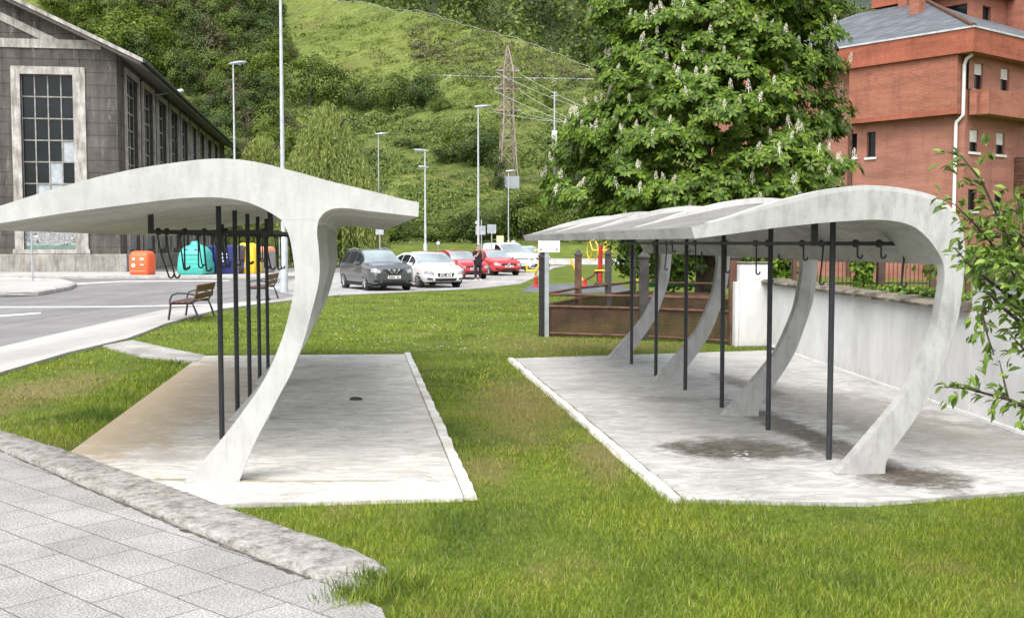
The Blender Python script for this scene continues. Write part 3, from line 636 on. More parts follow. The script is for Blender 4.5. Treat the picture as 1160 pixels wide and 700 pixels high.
def lattice(parent, fn, s0, z0, s1, z1, nc, nr, pale, dep, bar=.075):
    mb = MB(); pl = MB(); mu = MB(); cw, ch = (s1 - s0) / nc, (z1 - z0) / nr
    for i in range(nc):
        for j in range(nr):
            (pl if (i, j) in pale else mb).add([fn(s0 + i * cw, dep, z0 + j * ch), fn(s0 + i * cw + cw, dep, z0 + j * ch), fn(s0 + i * cw + cw, dep, z0 + j * ch + ch), fn(s0 + i * cw, dep, z0 + j * ch + ch)], [(0, 1, 2, 3)])
    for i in range(nc + 1): fbox(mu, s0 + i * cw - bar / 2, dep - .07, z0, s0 + i * cw + bar / 2, dep - .01, z1, fn)
    for j in range(nr + 1): fbox(mu, s0, dep - .065, z0 + j * ch - bar / 2, s1, dep - .012, z0 + j * ch + bar / 2, fn)
    w = mu.build('window', MAT['mullion'], parent); mb.build('pane', MAT['glass'], w)
    for q in range(0, len(pl.v), 4): m1 = MB(); m1.add(pl.v[q:q + 4], [(0, 1, 2, 3)]); m1.build('pale_pane', MAT['paleglass'], w)
    return w
fo0, fzt = PG.on(12, 75); fo1, _ = PG.on(96, 75)
for dx, pale in ((0, {(3, 3), (2, 2), (1, 1), (2, 1), (3, 1), (2, 0)}), (-period, {(1, 4), (0, 2)})):
    lattice(hall, gf, g0 + dx, zm, g1 + dx, zt, 4, 7, {(i, j) for i, j in pale}, .30)
    mb = MB(); fbox(mb, fo0 + dx, -.12, 1.2, g0 + dx, .02, fzt, gf); fbox(mb, g1 + dx, -.12, 1.2, fo1 + dx, .02, fzt, gf); fbox(mb, g0 + dx, -.119, zt, g1 + dx, .02, fzt, gf); fbox(mb, fo0 + dx - .1, -.22, zbm - .3, fo1 + dx + .1, .02, zbm - .02, gf)
    mb.build('window_surround', MAT['trim'], hall)
    mb = MB(); fbox(mb, g0 + dx, .2, zbm, g1 + dx, .3, zm - .04, gf); mb.build('mural_panel', MAT['mural'], hall)
    mb = MB(); fbox(mb, g0 + dx, .12, zbm - .02, g1 + dx, .198, zbm + .22, gf); mb.build('sill', two('green_sill', (.10, .19, .16), (.16, .25, .21), 2), hall)
pal = [set(), set(), set(), set(), set(), {(i, j) for i in (0, 1, 2) for j in range(3, 8)}, set(), {(i, j) for i in (0, 1) for j in range(2, 8)}, set()]
for k, w in enumerate(sw):
    lattice(hall, sf, w[0], zsb + 2.3, w[2], zst, 3, 8, pal[k], .32, .09)
    mb = MB(); fbox(mb, w[0], .22, zsb, w[2], .3, zsb + 2.25, sf); mb.build('mural_panel', MAT['mural'], hall)
    mb = MB(); fbox(mb, w[0] - .28, -.14, zp * .9, w[0] - .002, .02, zst + .35, sf); fbox(mb, w[2] + .002, -.14, zp * .9, w[2] + .28, .02, zst + .35, sf); fbox(mb, w[0] - .002, -.138, zst, w[2] + .002, .02, zst + .33, sf); mb.build('window_surround', MAT['trim'], hall)
mb = MB(); q = PS.on(176, 108); mb.tube([(0, q[0], q[1]), (.9, q[0], q[1] + .15), (1.5, q[0], q[1] + .3)], .05, 6); mb.lathe([(.02, -.4), (.14, -.3), (.16, .2), (.05, .3)], 10, Matrix.Rotation(R(78), 3, 'Y'), (1.8, q[0], q[1] + .33)); mb.build('wall_lamp', MAT['lampgrey'], hall, smooth=40)

# ---- orange brick block of flats on the right
bd = 54.0; bc = at(1090, 275, bd); bc.z = 0
bL = Vector((-.80, 1, 0)).normalized(); bR = Vector((bL.y, -bL.x, 0))
flats = thing('brick_block', 'orange brick block of flats with slate roof and overhanging bays, at right behind the wall', 'building', bc, rot_frame(bc, bR))
PL_, PR_ = Plane(bc, bL), Plane(bc, bR)
lf = lambda s, i, z: Vector((i, s, z)); rf = lambda s, i, z: Vector((s, i, z))     # left face x=0, right face y=0
zc0, zc1 = PL_.on(1084, 64)[1], PL_.on(1090, 37)[1]
LEN_L, LEN_R = 16.5, 26.0
HB = .55      # how far the upper volumes overhang
# main walls (lower level plane)
lw = []; 
for a_, b_, c_, d2_ in ((982, 150, 991.5, 178), (962, 152, 970.5, 178)):
    s_a, z_a = PL_.on(c_, d2_); s_b, z_b = PL_.on(a_, b_); lw.append((s_a, z_a, s_b, z_b))
wh_ = lw[0][3] - lw[0][1]; storey = PR_.on(1103, 216)[1]; storey = PR_.on(1103, 148)[1] - storey
lw += [(a_, b_ - storey, c_, d_ - storey) for a_, b_, c_, d_ in lw[:2]]
rw = []
for (a_, b_, c_, d2_) in ((1098, 147.5, 1109, 172), (1128, 150, 1138, 175.5), (1097, 215, 1107, 238.5), (1126, 216, 1136, 240)):
    s_a, z_a = PR_.on(a_, d2_); s_b, z_b = PR_.on(c_, b_); rw.append((s_a, z_a, s_b, z_b))
d12 = rw[1][0] - rw[0][0]; wz = [(rw[0][1], rw[0][3]), (rw[2][1], rw[2][3])]; ww = rw[0][2] - rw[0][0]
cols_r = [rw[0][0] + k * d12 for k in range(2)] + [rw[0][0] + d12 * 2 + 1.9 + k * d12 for k in range(5)]
zup = [z for z in wz] 
rw = [(s, z0_, s + ww, z1_) for s in cols_r for z0_, z1_ in wz] + [(s, z0_ - storey, s + ww, z1_ - storey) for s in cols_r for z0_, z1_ in wz[1:]]
zbl = PR_.on(1100, 131)[1]; zbh = PR_.on(1100, 102)[1]
mb = MB(); wall_open(mb, LEN_L, 0, zc1 - .2, lw, .22, lf); 
wall_open(mb, LEN_R, 0, zbh, rw, .22, rf); mb.add([lf(LEN_L, 0, 0), lf(LEN_L, 24, 0), lf(LEN_L, 24, zc1), lf(LEN_L, 0, zc1)], [(0, 1, 2, 3)]); mb.add([rf(LEN_R, 0, 0), rf(LEN_R, 14, 0), rf(LEN_R, 14, zc1), rf(LEN_R, 0, zc1)], [(0, 1, 2, 3)])
mb.build('wall', MAT['brick2'], flats)
def flat_window(fn, w, shut):
    s0, z0_, s1, z1_ = w; fr = MB(); t_ = .05
    for q in ((s0, z0_, s0 + t_, z1_), (s1 - t_, z0_, s1, z1_), (s0 + t_, z0_, s1 - t_, z0_ + t_), (s0 + t_, z1_ - t_, s1 - t_, z1_)): fbox(fr, q[0], .10, q[1], q[2], .16, q[3], fn)
    f = fr.build('window', MAT['rust'], flats); g = MB(); g.add([fn(s0, .19, z0_), fn(s1, .19, z0_), fn(s1, .19, z1_), fn(s0, .19, z1_)], [(0, 1, 2, 3)]); g.build('pane', MAT['glass'], f)
    if shut:
        g = MB(); fbox(g, s0 + t_ + .003, .085, z1_ - (z1_ - z0_) * shut, s1 - t_ - .003, .13, z1_ - .003, fn); g.build('shutter', MAT['shut'], f)
    g = MB(); fbox(g, s0 - .08, -.09, z0_ - .12, s1 + .08, .12, z0_ - .003, fn); g.build('sill', MAT['sillw'], f)
MAT['shut'] = two('pale_roller_shutter', (.48, .46, .42), (.58, .56, .52), 3, .6); MAT['sillw'] = two('white_stone_sill', (.55, .55, .53), (.66, .66, .64), 3, .7)
for w in lw: flat_window(lf, w, 0)
for k, w in enumerate(rw): flat_window(rf, w, (.55, 0, .55, 0, .0, 0, .5, 0)[k % 8])
# overhanging upper volume on the left face and bay on the right face
sA, zA = PL_.on(1082, 131); sB, zB = PL_.on(968, 141); zlow = PL_.on(1080, 131)[1]
mb = MB(); fbox(mb, .15, -HB, zlow, sB, -.003, zc0, lf); mb.build('upper_bay', MAT['brick'], flats)
mb = MB(); fbox(mb, .148, -HB - .02, zlow, sB + .002, -HB + .3, zlow + .24, lf); mb.build('brick_edge', MAT['band'], flats)
zbl = PR_.on(1100, 131)[1]; zbh = PR_.on(1100, 102)[1]; sb0 = PR_.on(1099, 120)[0]
tw = []
for a_ in (1100.5, 1131, 1157):
    s_a, z_a = PR_.on(a_, 101.5 if a_ < 1110 else 106); s_b, z_b = PR_.on(a_ + 10.5, 78.5 if a_ < 1110 else 85)
    tw.append((s_a, z_a, s_a + ww, z_a + 1.25))
tz = (zbh + .02, zbh + 1.3); tw = [(s, tz[0], s + ww, tz[1]) for s in [tw[0][0] + k * d12 for k in range(7)]]
mb = MB(); BF = .12
wall_open(mb, LEN_R - .3, zbh, zc0 + .3, tw, .2, lambda s, i, z: Vector((s, i - BF, z)), s0=.02)
mb.build('wall', MAT['brick2'], flats)
for k, w in enumerate(tw): flat_window(lambda s, i, z: Vector((s, i - BF, z)), w, .42)
mb = MB(); fbox(mb, sb0, -.95, zbl, LEN_R - 2, -.14, zbh - .03, rf); fbox(mb, .1, -.5, zbl - .02, sb0 - .004, -.14, zbh - .05, rf); mb.build('bay_parapet', MAT['brick'], flats)
# brown slatted balcony
sq0, zq0 = PR_.on(1148, 217); _, zq1 = PR_.on(1148, 178); mb = MB()
k = 0
while zq0 + k * .16 < zq1: fbox(mb, sq0, -.9, zq0 + k * .16, sq0 + 4.2, -.84, zq0 + k * .16 + .135, rf); fbox(mb, sq0, -.84, zq0 + k * .16, sq0 + .06, -.01, zq0 + k * .16 + .135, rf); k += 1
fbox(mb, sq0, -.86, zq0 - .15, sq0 + 4.2, -.01, zq0 - .004, rf); mb.build('balcony', MAT['rust'], flats)
# cornice band, roof, chimneys
mb = MB(); co = .75
fbox(mb, -co, -co, zc0, 0, LEN_L + .4, zc1, lambda s, i, z: Vector((s, i, z))); fbox(mb, 0.002, -co, zc0, LEN_R + .5, 0, zc1, lambda s, i, z: Vector((s, i, z))); mb.build('cornice', MAT['band'], flats)
mb = MB(); fbox(mb, -co - .06, -co - .06, zc1 + .002, .1, LEN_L + .45, zc1 + .09, lambda s, i, z: Vector((s, i, z))); fbox(mb, .102, -co - .06, zc1 + .002, LEN_R + .5, .1, zc1 + .09, lambda s, i, z: Vector((s, i, z))); mb.build('coping', MAT['lampgrey'], flats)
mb = MB(); rp = [(-co, -co), (LEN_R, -co), (LEN_R, LEN_L + .3), (-co, LEN_L + .3)]; zr0 = zc1 + .05
hgt = 3.3; in_ = 6.4
mb.add([(x, y, zr0) for x, y in rp] + [(in_, in_ - .3, zr0 + hgt), (LEN_R - in_, in_ - .3, zr0 + hgt), (LEN_R - in_, LEN_L - in_, zr0 + hgt), (in_, LEN_L - in_ + .3, zr0 + hgt)], [(0, 1, 5, 4), (1, 2, 6, 5), (2, 3, 7, 6), (3, 0, 4, 7), (4, 5, 6, 7)])
roof = mb.build('roof', MAT['slate'], flats)
mb = MB(); mb.tube([(-co, -co, zr0 + .03), (in_, in_ - .3, zr0 + hgt + .03)], .13, 6); mb.build('ridge_tile', MAT['rust'], roof)
def place_chim(px0, px1, Y, z_lo, z_hi, dep):
    p0, p1 = at(px0, 20, Y), at(px1, 20, Y); inv = Matrix.Translation(bc) @ Matrix.Rotation(rot_frame(bc, bR), 4, 'Z'); inv = inv.inverted()
    a_, b_ = inv @ p0, inv @ p1; c_ = (a_ + b_) / 2; w = (p1 - p0).length * .62
    mb = MB(); mb.box(c_.x - w / 2, c_.y - w * dep / 2, z_lo, c_.x + w / 2, c_.y + w * dep / 2, z_hi); return mb
place_chim(1029, 1049, bd + 6.5, zr0 + .4, zr0 + 5.6, 1.0).build('chimney', MAT['brick'], roof)
place_chim(1017, 1032, bd + 9.5, zr0 + .9, zr0 + 5.4, 1.2).build('chimney', MAT['brick'], roof)
# taller stair tower behind
Y2 = bd + 11; t0 = at(1048, 30, Y2); t1 = at(1120, 30, Y2 - 3)
inv = (Matrix.Translation(bc) @ Matrix.Rotation(rot_frame(bc, bR), 4, 'Z')).inverted(); q0 = inv @ at(1102, 30, Y2 - 4)
mb = MB(); tz0 = zr0 + .3; tz1 = CAM_H + (275 - 8) / F_PX * (Y2 - 4) + .6
tf = lambda s, i, z: Vector((q0.x + i, q0.y + s, z)); tg = lambda s, i, z: Vector((q0.x + s, q0.y + i, z))
o1 = [(0.35, tz1 - 1.5, 1.65, tz1 - .55)]; o2 = [(1.0, tz1 - 1.5, 1.9, tz1 - .6)]
wall_open(mb, 6, tz0, tz1, o1, .2, tf); wall_open(mb, 9, tz0, tz1, o2, .2, tg); mb.build('stair_tower', MAT['brick'], flats)
flat_window(tf, o1[0], 0); flat_window(tg, o2[0], 0)
mb = MB(); fbox(mb, -.5, -.5, tz1, 9, 6, tz1 + .9, lambda s, i, z: Vector((q0.x + s, q0.y + i, z))); mb.build('tower_cornice', MAT['band'], flats)
mb = MB(); fbox(mb, 3.6, -1.6, tz0 - .3, 9.5, -.02, tz1 + 3, lambda s, i, z: Vector((q0.x + s, q0.y + i, z))); mb.build('stair_tower', MAT['brick'], flats)
# white drainpipe round the corner
d0 = PL_.on(1087, 66); mb = MB(); zz = [zc0 - .05, zlow + .3, zlow - .35, 0]
mb.tube([(-.12, -.35, zc0 - .02), (-.13, -.05, zc0 - .22), (-.13, .04, zc0 - .5), (-.13, .04, zlow - .05), (-.13, .38, zlow - .35), (-.13, .40, zlow - .5), (-.13, .40, 0)], .085, 10); mb.build('drainpipe', MAT['white'], flats, smooth=40)
mb = MB(); s_, z_ = PL_.on(965, 100); fbox(mb, s_ - .12, -.1, 0, s_ + .12, -.004, zc0, lf); mb.build('drainpipe', MAT['rust'], flats)

# ================================================================ GARDEN WALL, FENCES, PEN
w0, w1 = gnd(901, 404), gnd(1080, 467); wd = (w1 - w0).normalized(); wn_ = Vector((-wd.y, wd.x, 0))   # runs towards the camera
if wn_.x < 0: wn_ = -wn_
ws0 = w0 + wd * ((19.6 - w0.y) / wd.y); stepY = 11.6; ws1 = w0 + wd * ((stepY - w0.y) / wd.y); ws2 = w0 + wd * ((6.0 - w0.y) / wd.y)
wall = thing('garden_wall', 'long whitewashed garden wall with rough stone coping behind the right shelter', 'wall', ws0, math.atan2(wd.y, wd.x))
inv = wall.matrix_basis.inverted(); l1, l2 = (ws1 - ws0).length, (ws2 - ws0).length
sy = (inv @ (ws0 + wn_)).y; sg = 1 if sy > 0 else -1
mb = MB(); mb.box(0, min(0, .3 * sg), 0, l1, max(0, .3 * sg), 1.12); mb.box(l1 + .002, min(0, .3 * sg), 0, l2, max(0, .3 * sg), 1.48); mb.build('wall', MAT['whitewash'], wall, bevel=.012)
def stones(parent, x0, x1, z, th, seed):
    r_ = random.Random(seed); x = x0; k = 0
    while x < x1 - .1:
        w = min(r_.uniform(.45, .95), x1 - x); mb = MB(); n = 6; t = th * r_.uniform(.85, 1.2); y0, y1 = -.09 - r_.uniform(0, .035), .36
        nx = max(3, int(w / .12)); vs = []; 
        for i in range(nx + 1):
            xx = x + .004 + (w - .008) * i / nx
            for (yy, zz) in ((y0, z + .006), (y0 - .01, z + t * .55), (y0 + .03, z + t), (y1 * .5, z + t * 1.03), (y1, z + t), (y1, z + .006)):
                vs.append((xx, (yy + r_.uniform(-.012, .012)) * sg, zz + r_.uniform(-.008, .008)))
        fs = [(i * 6 + j, i * 6 + (j + 1) % 6, i * 6 + 6 + (j + 1) % 6, i * 6 + 6 + j) for i in range(nx) for j in range(6)] + [tuple(range(6)), tuple(nx * 6 + j for j in range(6))]
        mb.add(vs, fs); mb.build('coping_stone', MAT['coping'], parent); x += w
stones(wall, -.25, l1 - .02, 1.12, .075, 1); stones(wall, l1 - .05, l2, 1.48, .08, 2)
mb = MB(); mb.box(.1, -.03 * sg if sg < 0 else -.03, .03, l2, -.002 if sg > 0 else .03, .06); mb.build('skirting', MAT['white'], wall)
pc = gnd(855.5, 393); pier = thing('gate_pier', 'bright white square gate pier at the far end of the garden wall', 'pier', pc + Vector((0, .25, 0)), .03)
mb = MB(); mb.box(-.29, -.22, 0, .27, .25, 1.47); mb.build('shaft', MAT['whitewash'], pier, bevel=.02)
mb = MB(); mb.box(-.36, -.20, 0, -.292, .2, 1.15); mb.build('shoulder', MAT['whitewash'], pier, bevel=.01)
mb = MB(); mb.box(-.30, -.235, 1.472, .28, .26, 1.51); mb.build('cap', MAT['coping'], pier, bevel=.01)
TZ = .92
terr = [ws0 + wn_ * .31, ws2 + wn_ * .31, Vector((45, 6, 0)), Vector((45, 23.4, 0)), Vector((5.6, 23.4, 0))]
sheet('garden_ground', [tuple(p[:2]) for p in terr], TZ, MAT['lawn'], TZ)
# iron railing across the garden
fa, fb = at(893, 322, 23.0), at(1085, 322, 23.0); fl = fb.x - fa.x
rail = thing('iron_railing', 'brown iron railing of thin bars in front of the orange brick block', 'fence', (fa.x, 23.0, TZ))
zt_ = at(950, 292, 23).z - TZ; zl = at(950, 322, 23).z - TZ
for z in (zl, zt_ - .08): mb = MB(); mb.box(0, -.018, z, fl, .018, z + .04); mb.build('rail', MAT['iron'], rail)
pb = None; k = 0
while .06 + k * .088 < fl:
    if pb is None: mb = MB(); mb.tube([(0, -.03, zl - .08), (0, -.03, zt_ + .02)], .0095, 5); pb = mb.build('bar', MAT['iron'], rail); ob = pb
    else: ob = dup(pb, parent=rail)
    ob.location = (.06 + k * .088, 0, 0); k += 1
def cap_post(parent, x, y, z0, h, w, mat, capm):
    mb = MB(); mb.box(x - w / 2, y - w / 2, z0, x + w / 2, y + w / 2, z0 + h); p = mb.build('post', mat, parent, bevel=.006)
    m2 = MB(); e = w * .62; zc = z0 + h + .003
    m2.add([(x - e, y - e, zc), (x + e, y - e, zc), (x + e, y + e, zc), (x - e, y + e, zc), (x - e, y - e, zc + .03), (x + e, y - e, zc + .03), (x + e, y + e, zc + .03), (x - e, y + e, zc + .03), (x, y, zc + .03 + w * .8)], [(3, 2, 1, 0), (0, 1, 5, 4), (1, 2, 6, 5), (2, 3, 7, 6), (3, 0, 4, 7), (4, 5, 8), (5, 6, 8), (6, 7, 8), (7, 4, 8)])
    m2.build('post_cap', capm, p); return p
for px in (900, 998, 1056): cap_post(rail, at(px, 300, 23).x - fa.x, -.0, 0, zt_ - .02, .15 if px == 998 else .09, MAT['iron'], MAT['iron'])
gt = thing('garden_table', 'dark garden table behind the wall beside the near shelter leg', 'table', (*at(1112, 290, 15)[:2], TZ))
zt2 = at(1112, 284, 15).z - TZ; mb = MB(); mb.box(-.36, -.3, zt2 - .06, .34, .3, zt2); mb.build('tabletop', MAT['plastic'], gt, bevel=.01)
for x in (-.28, .26):
    for y in (-.24, .24): mb = MB(); mb.box(x - .03, y - .03, 0, x + .03, y + .03, zt2 - .063); mb.build('leg', MAT['rust'], gt)

# pen of rusty expanded metal
def D(px, d): v = at(px, 300, d); return Vector((v.x, v.y, 0))
A_, B_, C_ = gnd(615, 381), gnd(729, 385), gnd(831, 391); E_, F_, H_ = D(655, 24.8), D(689, 26.6), D(717, 28.6); I_ = D(822, 27.5)
pen = thing('metal_pen', 'low rusty pen of expanded metal between pointed posts, behind the right shelter', 'fence', (0, 0, 0))
for p, w, m_ in ((A_, .16, 'plastic'), (B_, .17, 'greypost'), (C_, .18, 'rust'), (E_, .15, 'rust'), (F_, .15, 'greypost'), (H_, .15, 'greypost')):
    cap_post(pen, p.x, p.y, 0, 1.56, w, MAT[m_], MAT['greypost'])
def run(p, q, z, r_=.028):
    mb = MB(); mb.tube([p + Vector((0, 0, z)), q + Vector((0, 0, z))], r_, 8); mb.build('rail', MAT['rust'], pen, smooth=40)
def panel(p, q, z0, z1, holes=True):
    L = (q - p).length; a_ = math.atan2(q.y - p.y, q.x - p.x); mb = MB(); mb.add([(.1, 0, z0), (L - .1, 0, z0), (L - .1, 0, z1), (.1, 0, z1)], [(0, 1, 2, 3)])
    o = mb.build('mesh_panel', MAT['mesh'], pen); o.location = p; o.rotation_euler = (0, 0, a_)
for p, q in ((A_, B_), (B_, C_)):
    for z in (.83, .60, .07): run(p, q, z)
    panel(p, q, .08, .60)
for p, q in ((A_, E_), (E_, F_), (F_, H_)):
    for z in (.83, .60): run(p, q, z)
    panel(p, q, .08, .60)
run(H_, I_, .83); run(H_, I_, .5); panel(H_, I_, .08, .6)
# sign on its own galvanised post
sg_ = gnd(619.5, 380); sg_.y = 21.6; sg_ = D(619.5, 21.7)
s = thing('notice_sign', 'white notice board with grey heading and two bolts on a galvanised post', 'sign', sg_)
zt_, zb_ = at(619, 269.5, 21.7).z, at(619, 285.7, 21.7).z; hw = (634 - 609.7) / 2 * 21.7 / F_PX; ox = (621.8 - 619.5) * 21.7 / F_PX
mb = MB(); mb.box(-.042, -.03, 0, .042, .03, zb_ + .1); mb.build('post', MAT['galv'], s)
mb = MB(); mb.box(ox - hw, -.05, zb_, ox + hw, -.032, zt_); bo = mb.build('board', MAT['white'], s)
mb = MB(); r_ = random.Random(3); x = ox - hw * .78
while x < ox + hw * .78:
    w = r_.uniform(.01, .022); mb.box(x, -.053, zt_ - .058, x + w, -.0505, zt_ - .032 - r_.uniform(0, .008)); x += w + .008
mb.build('heading', two('grey_lettering', (.16, .16, .18), (.25, .25, .27), 30), bo)
for x in (ox - hw * .75, ox + hw * .72): mb = MB(); mb.lathe([(.016, 0), (.012, .012)], 10, Matrix.Rotation(R(90), 3, 'X'), (x, -.052, zb_ + .055)); mb.build('bolt', MAT['plastic'], bo)

# ================================================================ OUTDOOR GYM
def post_v(c, h, r_, m, name, parent): mb = MB(); mb.tube([c, c + Vector((0, 0, h))], r_, 10); return mb.build(name, m, parent, smooth=40)
g = D(680, 47); t = thing('exercise_machine', 'red exercise post carrying two large yellow hand wheels', 'exercise machine', g)
post_v(Vector((0, 0, 0)), 1.75, .10, MAT['red'], 'post', t); mb = MB(); mb.lathe([(.22, 0), (.22, .08), (.12, .14)], 14); mb.build('base', MAT['greypost'], t)
for sx in (-1, 1):
    mb = MB(); c = Vector((sx * .33, 0, 1.52)); rr = .44; tl = Matrix.Rotation(R(62 * sx), 3, 'Z')
    ringp = [c + tl @ Vector((rr * math.cos(a_), 0, rr * math.sin(a_))) for a_ in np.linspace(0, 2 * math.pi, 25)]
    mb.tube(ringp, .026, 6)
    for a_ in (0, 2.09, 4.19): mb.tube([c, c + tl @ Vector((rr * math.cos(a_), 0, rr * math.sin(a_)))], .024, 6)
    mb.tube([(0, 0, 1.52), c], .05, 8); mb.build('wheel', MAT['yellow'], t, smooth=40)
g = D(607, 46); t = thing('exercise_machine', 'tall yellow exercise frame with box seat on a red foot, beside the notice sign', 'exercise machine', g)
mb = MB(); mb.lathe([(.16, 0), (.16, .06), (.09, .10), (.085, .42)], 12); mb.build('base', MAT['red'], t, smooth=40)
mb = MB(); mb.tube([(0, 0, .4), (.02, 0, .7), (.16, 0, 1.0), (.18, 0, 1.55)], .05, 8); mb.build('frame', MAT['yellow'], t, smooth=40)
mb = MB(); mb.box(-.42, -.2, .62, .02, .2, .74); mb.box(-.42, -.18, .74, -.34, .18, .95); mb.build('seat', MAT['yellow'], t, bevel=.03)
mb = MB(); mb.tube([(.18, -.28, 1.5), (.18, .28, 1.5)], .035, 8); mb.tube([(-.05, -.05, 1.5), (.35, -.05, 1.62)], .05, 8); mb.build('handlebar', MAT['yellow'], t, smooth=40)
g = D(660, 46); t = thing('exercise_machine', 'low yellow exercise rower with slanting lever and red foot', 'exercise machine', g)
mb = MB(); mb.tube([(-.5, 0, 1.2), (-.42, 0, .95), (-.2, 0, .55), (.02, 0, .28)], .05, 8); mb.build('lever', MAT['yellow'], t, smooth=40)
mb = MB(); mb.lathe([(.16, 0), (.16, .06), (.08, .12), (.075, .34)], 12, None, (.1, 0, 0)); mb.build('base', MAT['red'], t, smooth=40)
mb = MB(); mb.tube([(.1, 0, .3), (.35, 0, .42), (.55, 0, .62), (.85, 0, .66)], .045, 8); mb.tube([(.6, 0, .6), (.62, 0, .25), (.45, 0, .05)], .03, 8); mb.build('frame', MAT['rust'], t, smooth=40)
mb = MB(); mb.box(.5, -.2, .66, .95, .2, .73); mb.build('seat', MAT['yellow'], t, bevel=.02)
g = D(718, 41); t = thing('exercise_machine', 'thin red exercise post with small yellow step beside the chestnut', 'exercise machine', g)
post_v(Vector((.35, 0, 0)), 1.85, .07, MAT['red'], 'post', t); mb = MB(); mb.tube([(-.1, 0, .4), (.02, 0, .55), (.15, 0, .45), (.05, 0, .3), (-.1, 0, .4)], .04, 8); mb.tube([(0, 0, .3), (.0, 0, 0)], .05, 8); mb.build('step', MAT['yellow'], t, smooth=40)
a_, b_ = at(733, 323, 33.5), at(842, 323, 33.5); t = thing('balance_beam', 'long green balance beam in front of the chestnut trunk', 'balance beam', (a_.x, a_.y, 0))
mb = MB(); mb.tube([(0, 0, a_.z), (b_.x - a_.x, 0, a_.z)], .065, 10); mb.build('beam', MAT['green'], t, smooth=40)
for x in (.3, b_.x - a_.x - .3): mb = MB(); mb.tube([(x, 0, 0), (x, 0, a_.z - .06)], .045, 8); mb.build('leg', MAT['greypost'], t)

# ================================================================ STREET LAMPS AND SIGNS
def lamp(px, ytop, Y, label, head=.95, tilt=8, turn=0, thick=.07, base_h=1.7, second=False, rise=0):
    b = at(px, 300, Y); zb = float(gz(b.x, Y)); H = at(px, ytop, Y).z - zb + rise
    t = thing('street_lamp', label, 'street lamp', (b.x, Y, zb), turn, 'grey street lamps along the road and car park')
    mb = MB(); mb.tube([(0, 0, 0), (0, 0, H * .5), (0, 0, H)], [thick, thick * .8, thick * .5], 10); mb.build('pole', MAT['lampgrey'], t, smooth=40)
    mb = MB(); mb.tube([(0, 0, 0), (0, 0, base_h), (0, 0, base_h + .08)], [thick * 1.5, thick * 1.5, thick], 12); mb.build('base_sleeve', MAT['lampgrey'], t, smooth=40)
    m3 = Matrix.Rotation(R(-tilt), 4, 'Y')
    for zz, sc in ((H, 1.0),) + (((H - 1.05, .6),) if second else ()):
        mb = MB(); L = head * sc; prof = [(-.25, .03, .02), (-.1, .06, .07), (.15, .10, .09), (L * .55, .16, .085), (L * .9, .13, .05), (L, .05, .02)]; ring = []
        for x, w, h in prof:
            for a2 in range(10): an = 2 * math.pi * a2 / 10; ring.append(m3 @ Vector((x, w * math.cos(an), h * math.sin(an))) + Vector((0, 0, zz)))
        n = len(prof); mb.add(ring, [(i * 10 + j, i * 10 + (j + 1) % 10, i * 10 + 10 + (j + 1) % 10, i * 10 + 10 + j) for i in range(n - 1) for j in range(10)] + [tuple(range(10)), tuple((n - 1) * 10 + j for j in range(10))])
        h = mb.build('lamp_head', MAT['galv'], t, smooth=50)
        mb = MB(); mb.lathe([(.10, -.03), (.07, -.075), (.02, -.09)], 12, None, (L * .5, 0, zz - .055 + L * .5 * math.sin(R(tilt)))); mb.build('lens', MAT['paleglass'], h, smooth=50)
    return t
lamp(267.5, 72, 58, 'grey street lamp against the wooded slope just right of the hall eaves', .75, 4, R(-10))
lamp(321.5, -8, 41, 'tallest grey street lamp, rising out of the picture beside the willow', 1.0, 5, R(150), .10, 2.0)
lamp(429.5, 152, 88, 'slim grey street lamp in front of the willow edge', .75, 5, R(10))
lamp(482, 171, 72, 'grey street lamp with a second small head, behind the white hatchback', .75, 5, R(190), .085, 1.7, True)
lamp(542, 121, 64, 'tall grey street lamp standing behind the person in the dark apron', .8, 5, R(20), .075)
lamp(576, 194, 96, 'thin grey street lamp below the pylon', .6, 5, R(0), .06)
lamp(394.5, 258, 100, 'short grey lamp post by the far road, left of the traffic sign back', .8, 2, R(0), .06)
def sign_post(name, px, ybot_d, label, plates, r_=.03, top=None):
    Y = ybot_d; b = at(px, 300, Y); zb = float(gz(b.x, Y)); t = thing(name, label, 'road sign' if plates else 'post', (b.x, Y, zb))
    zt = (at(px, top, Y).z if top else max(at(px, p[1], Y).z for p in plates)) - zb
    mb = MB(); mb.tube([(0, 0, 0), (0, 0, zt)], r_, 8); mb.build('post', MAT['galv'], t, smooth=40)
    for (kind, y0, y1, w, m_, dx) in plates:
        z1, z0 = at(px, y0, Y).z - zb, at(px, y1, Y).z - zb; hw = w / 2 * Y / F_PX; x = dx * Y / F_PX; mb = MB()
        if kind == 'rect': mb.box(x - hw, -r_ - .02, z0, x + hw, -r_ - .003, z1)
        else: mb.lathe([(hw, 0), (hw, .015)], 20, Matrix.Rotation(R(90), 3, 'X'), (x, -r_ - .004, (z0 + z1) / 2))
        pl = mb.build('plate', MAT[m_], t)
        if kind == 'ring':
            mb = MB(); mb.lathe([(hw * .78, 0), (hw * .78, .003)], 20, Matrix.Rotation(R(90), 3, 'X'), (x, -r_ - .021, (z0 + z1) / 2)); f = mb.build('sign_face', MAT['white'], pl)
            mb = MB(); mb.box(x - hw * .12, -r_ - .028, (z0 + z1) / 2 - hw * .4, x + hw * .12, -r_ - .0255, (z0 + z1) / 2 + hw * .4); mb.build('mark', MAT['plastic'], pl)
    return t
sign_post('traffic_sign', 430.5, 55, 'grey back of a square traffic sign under the left shelter wing tip', [('rect', 256, 266, 9, 'galv', 0)])
sign_post('traffic_sign', 404, 96, 'bare pale sign post by the far road', [('rect', 257, 262, 1.5, 'galv', 0)], .05)
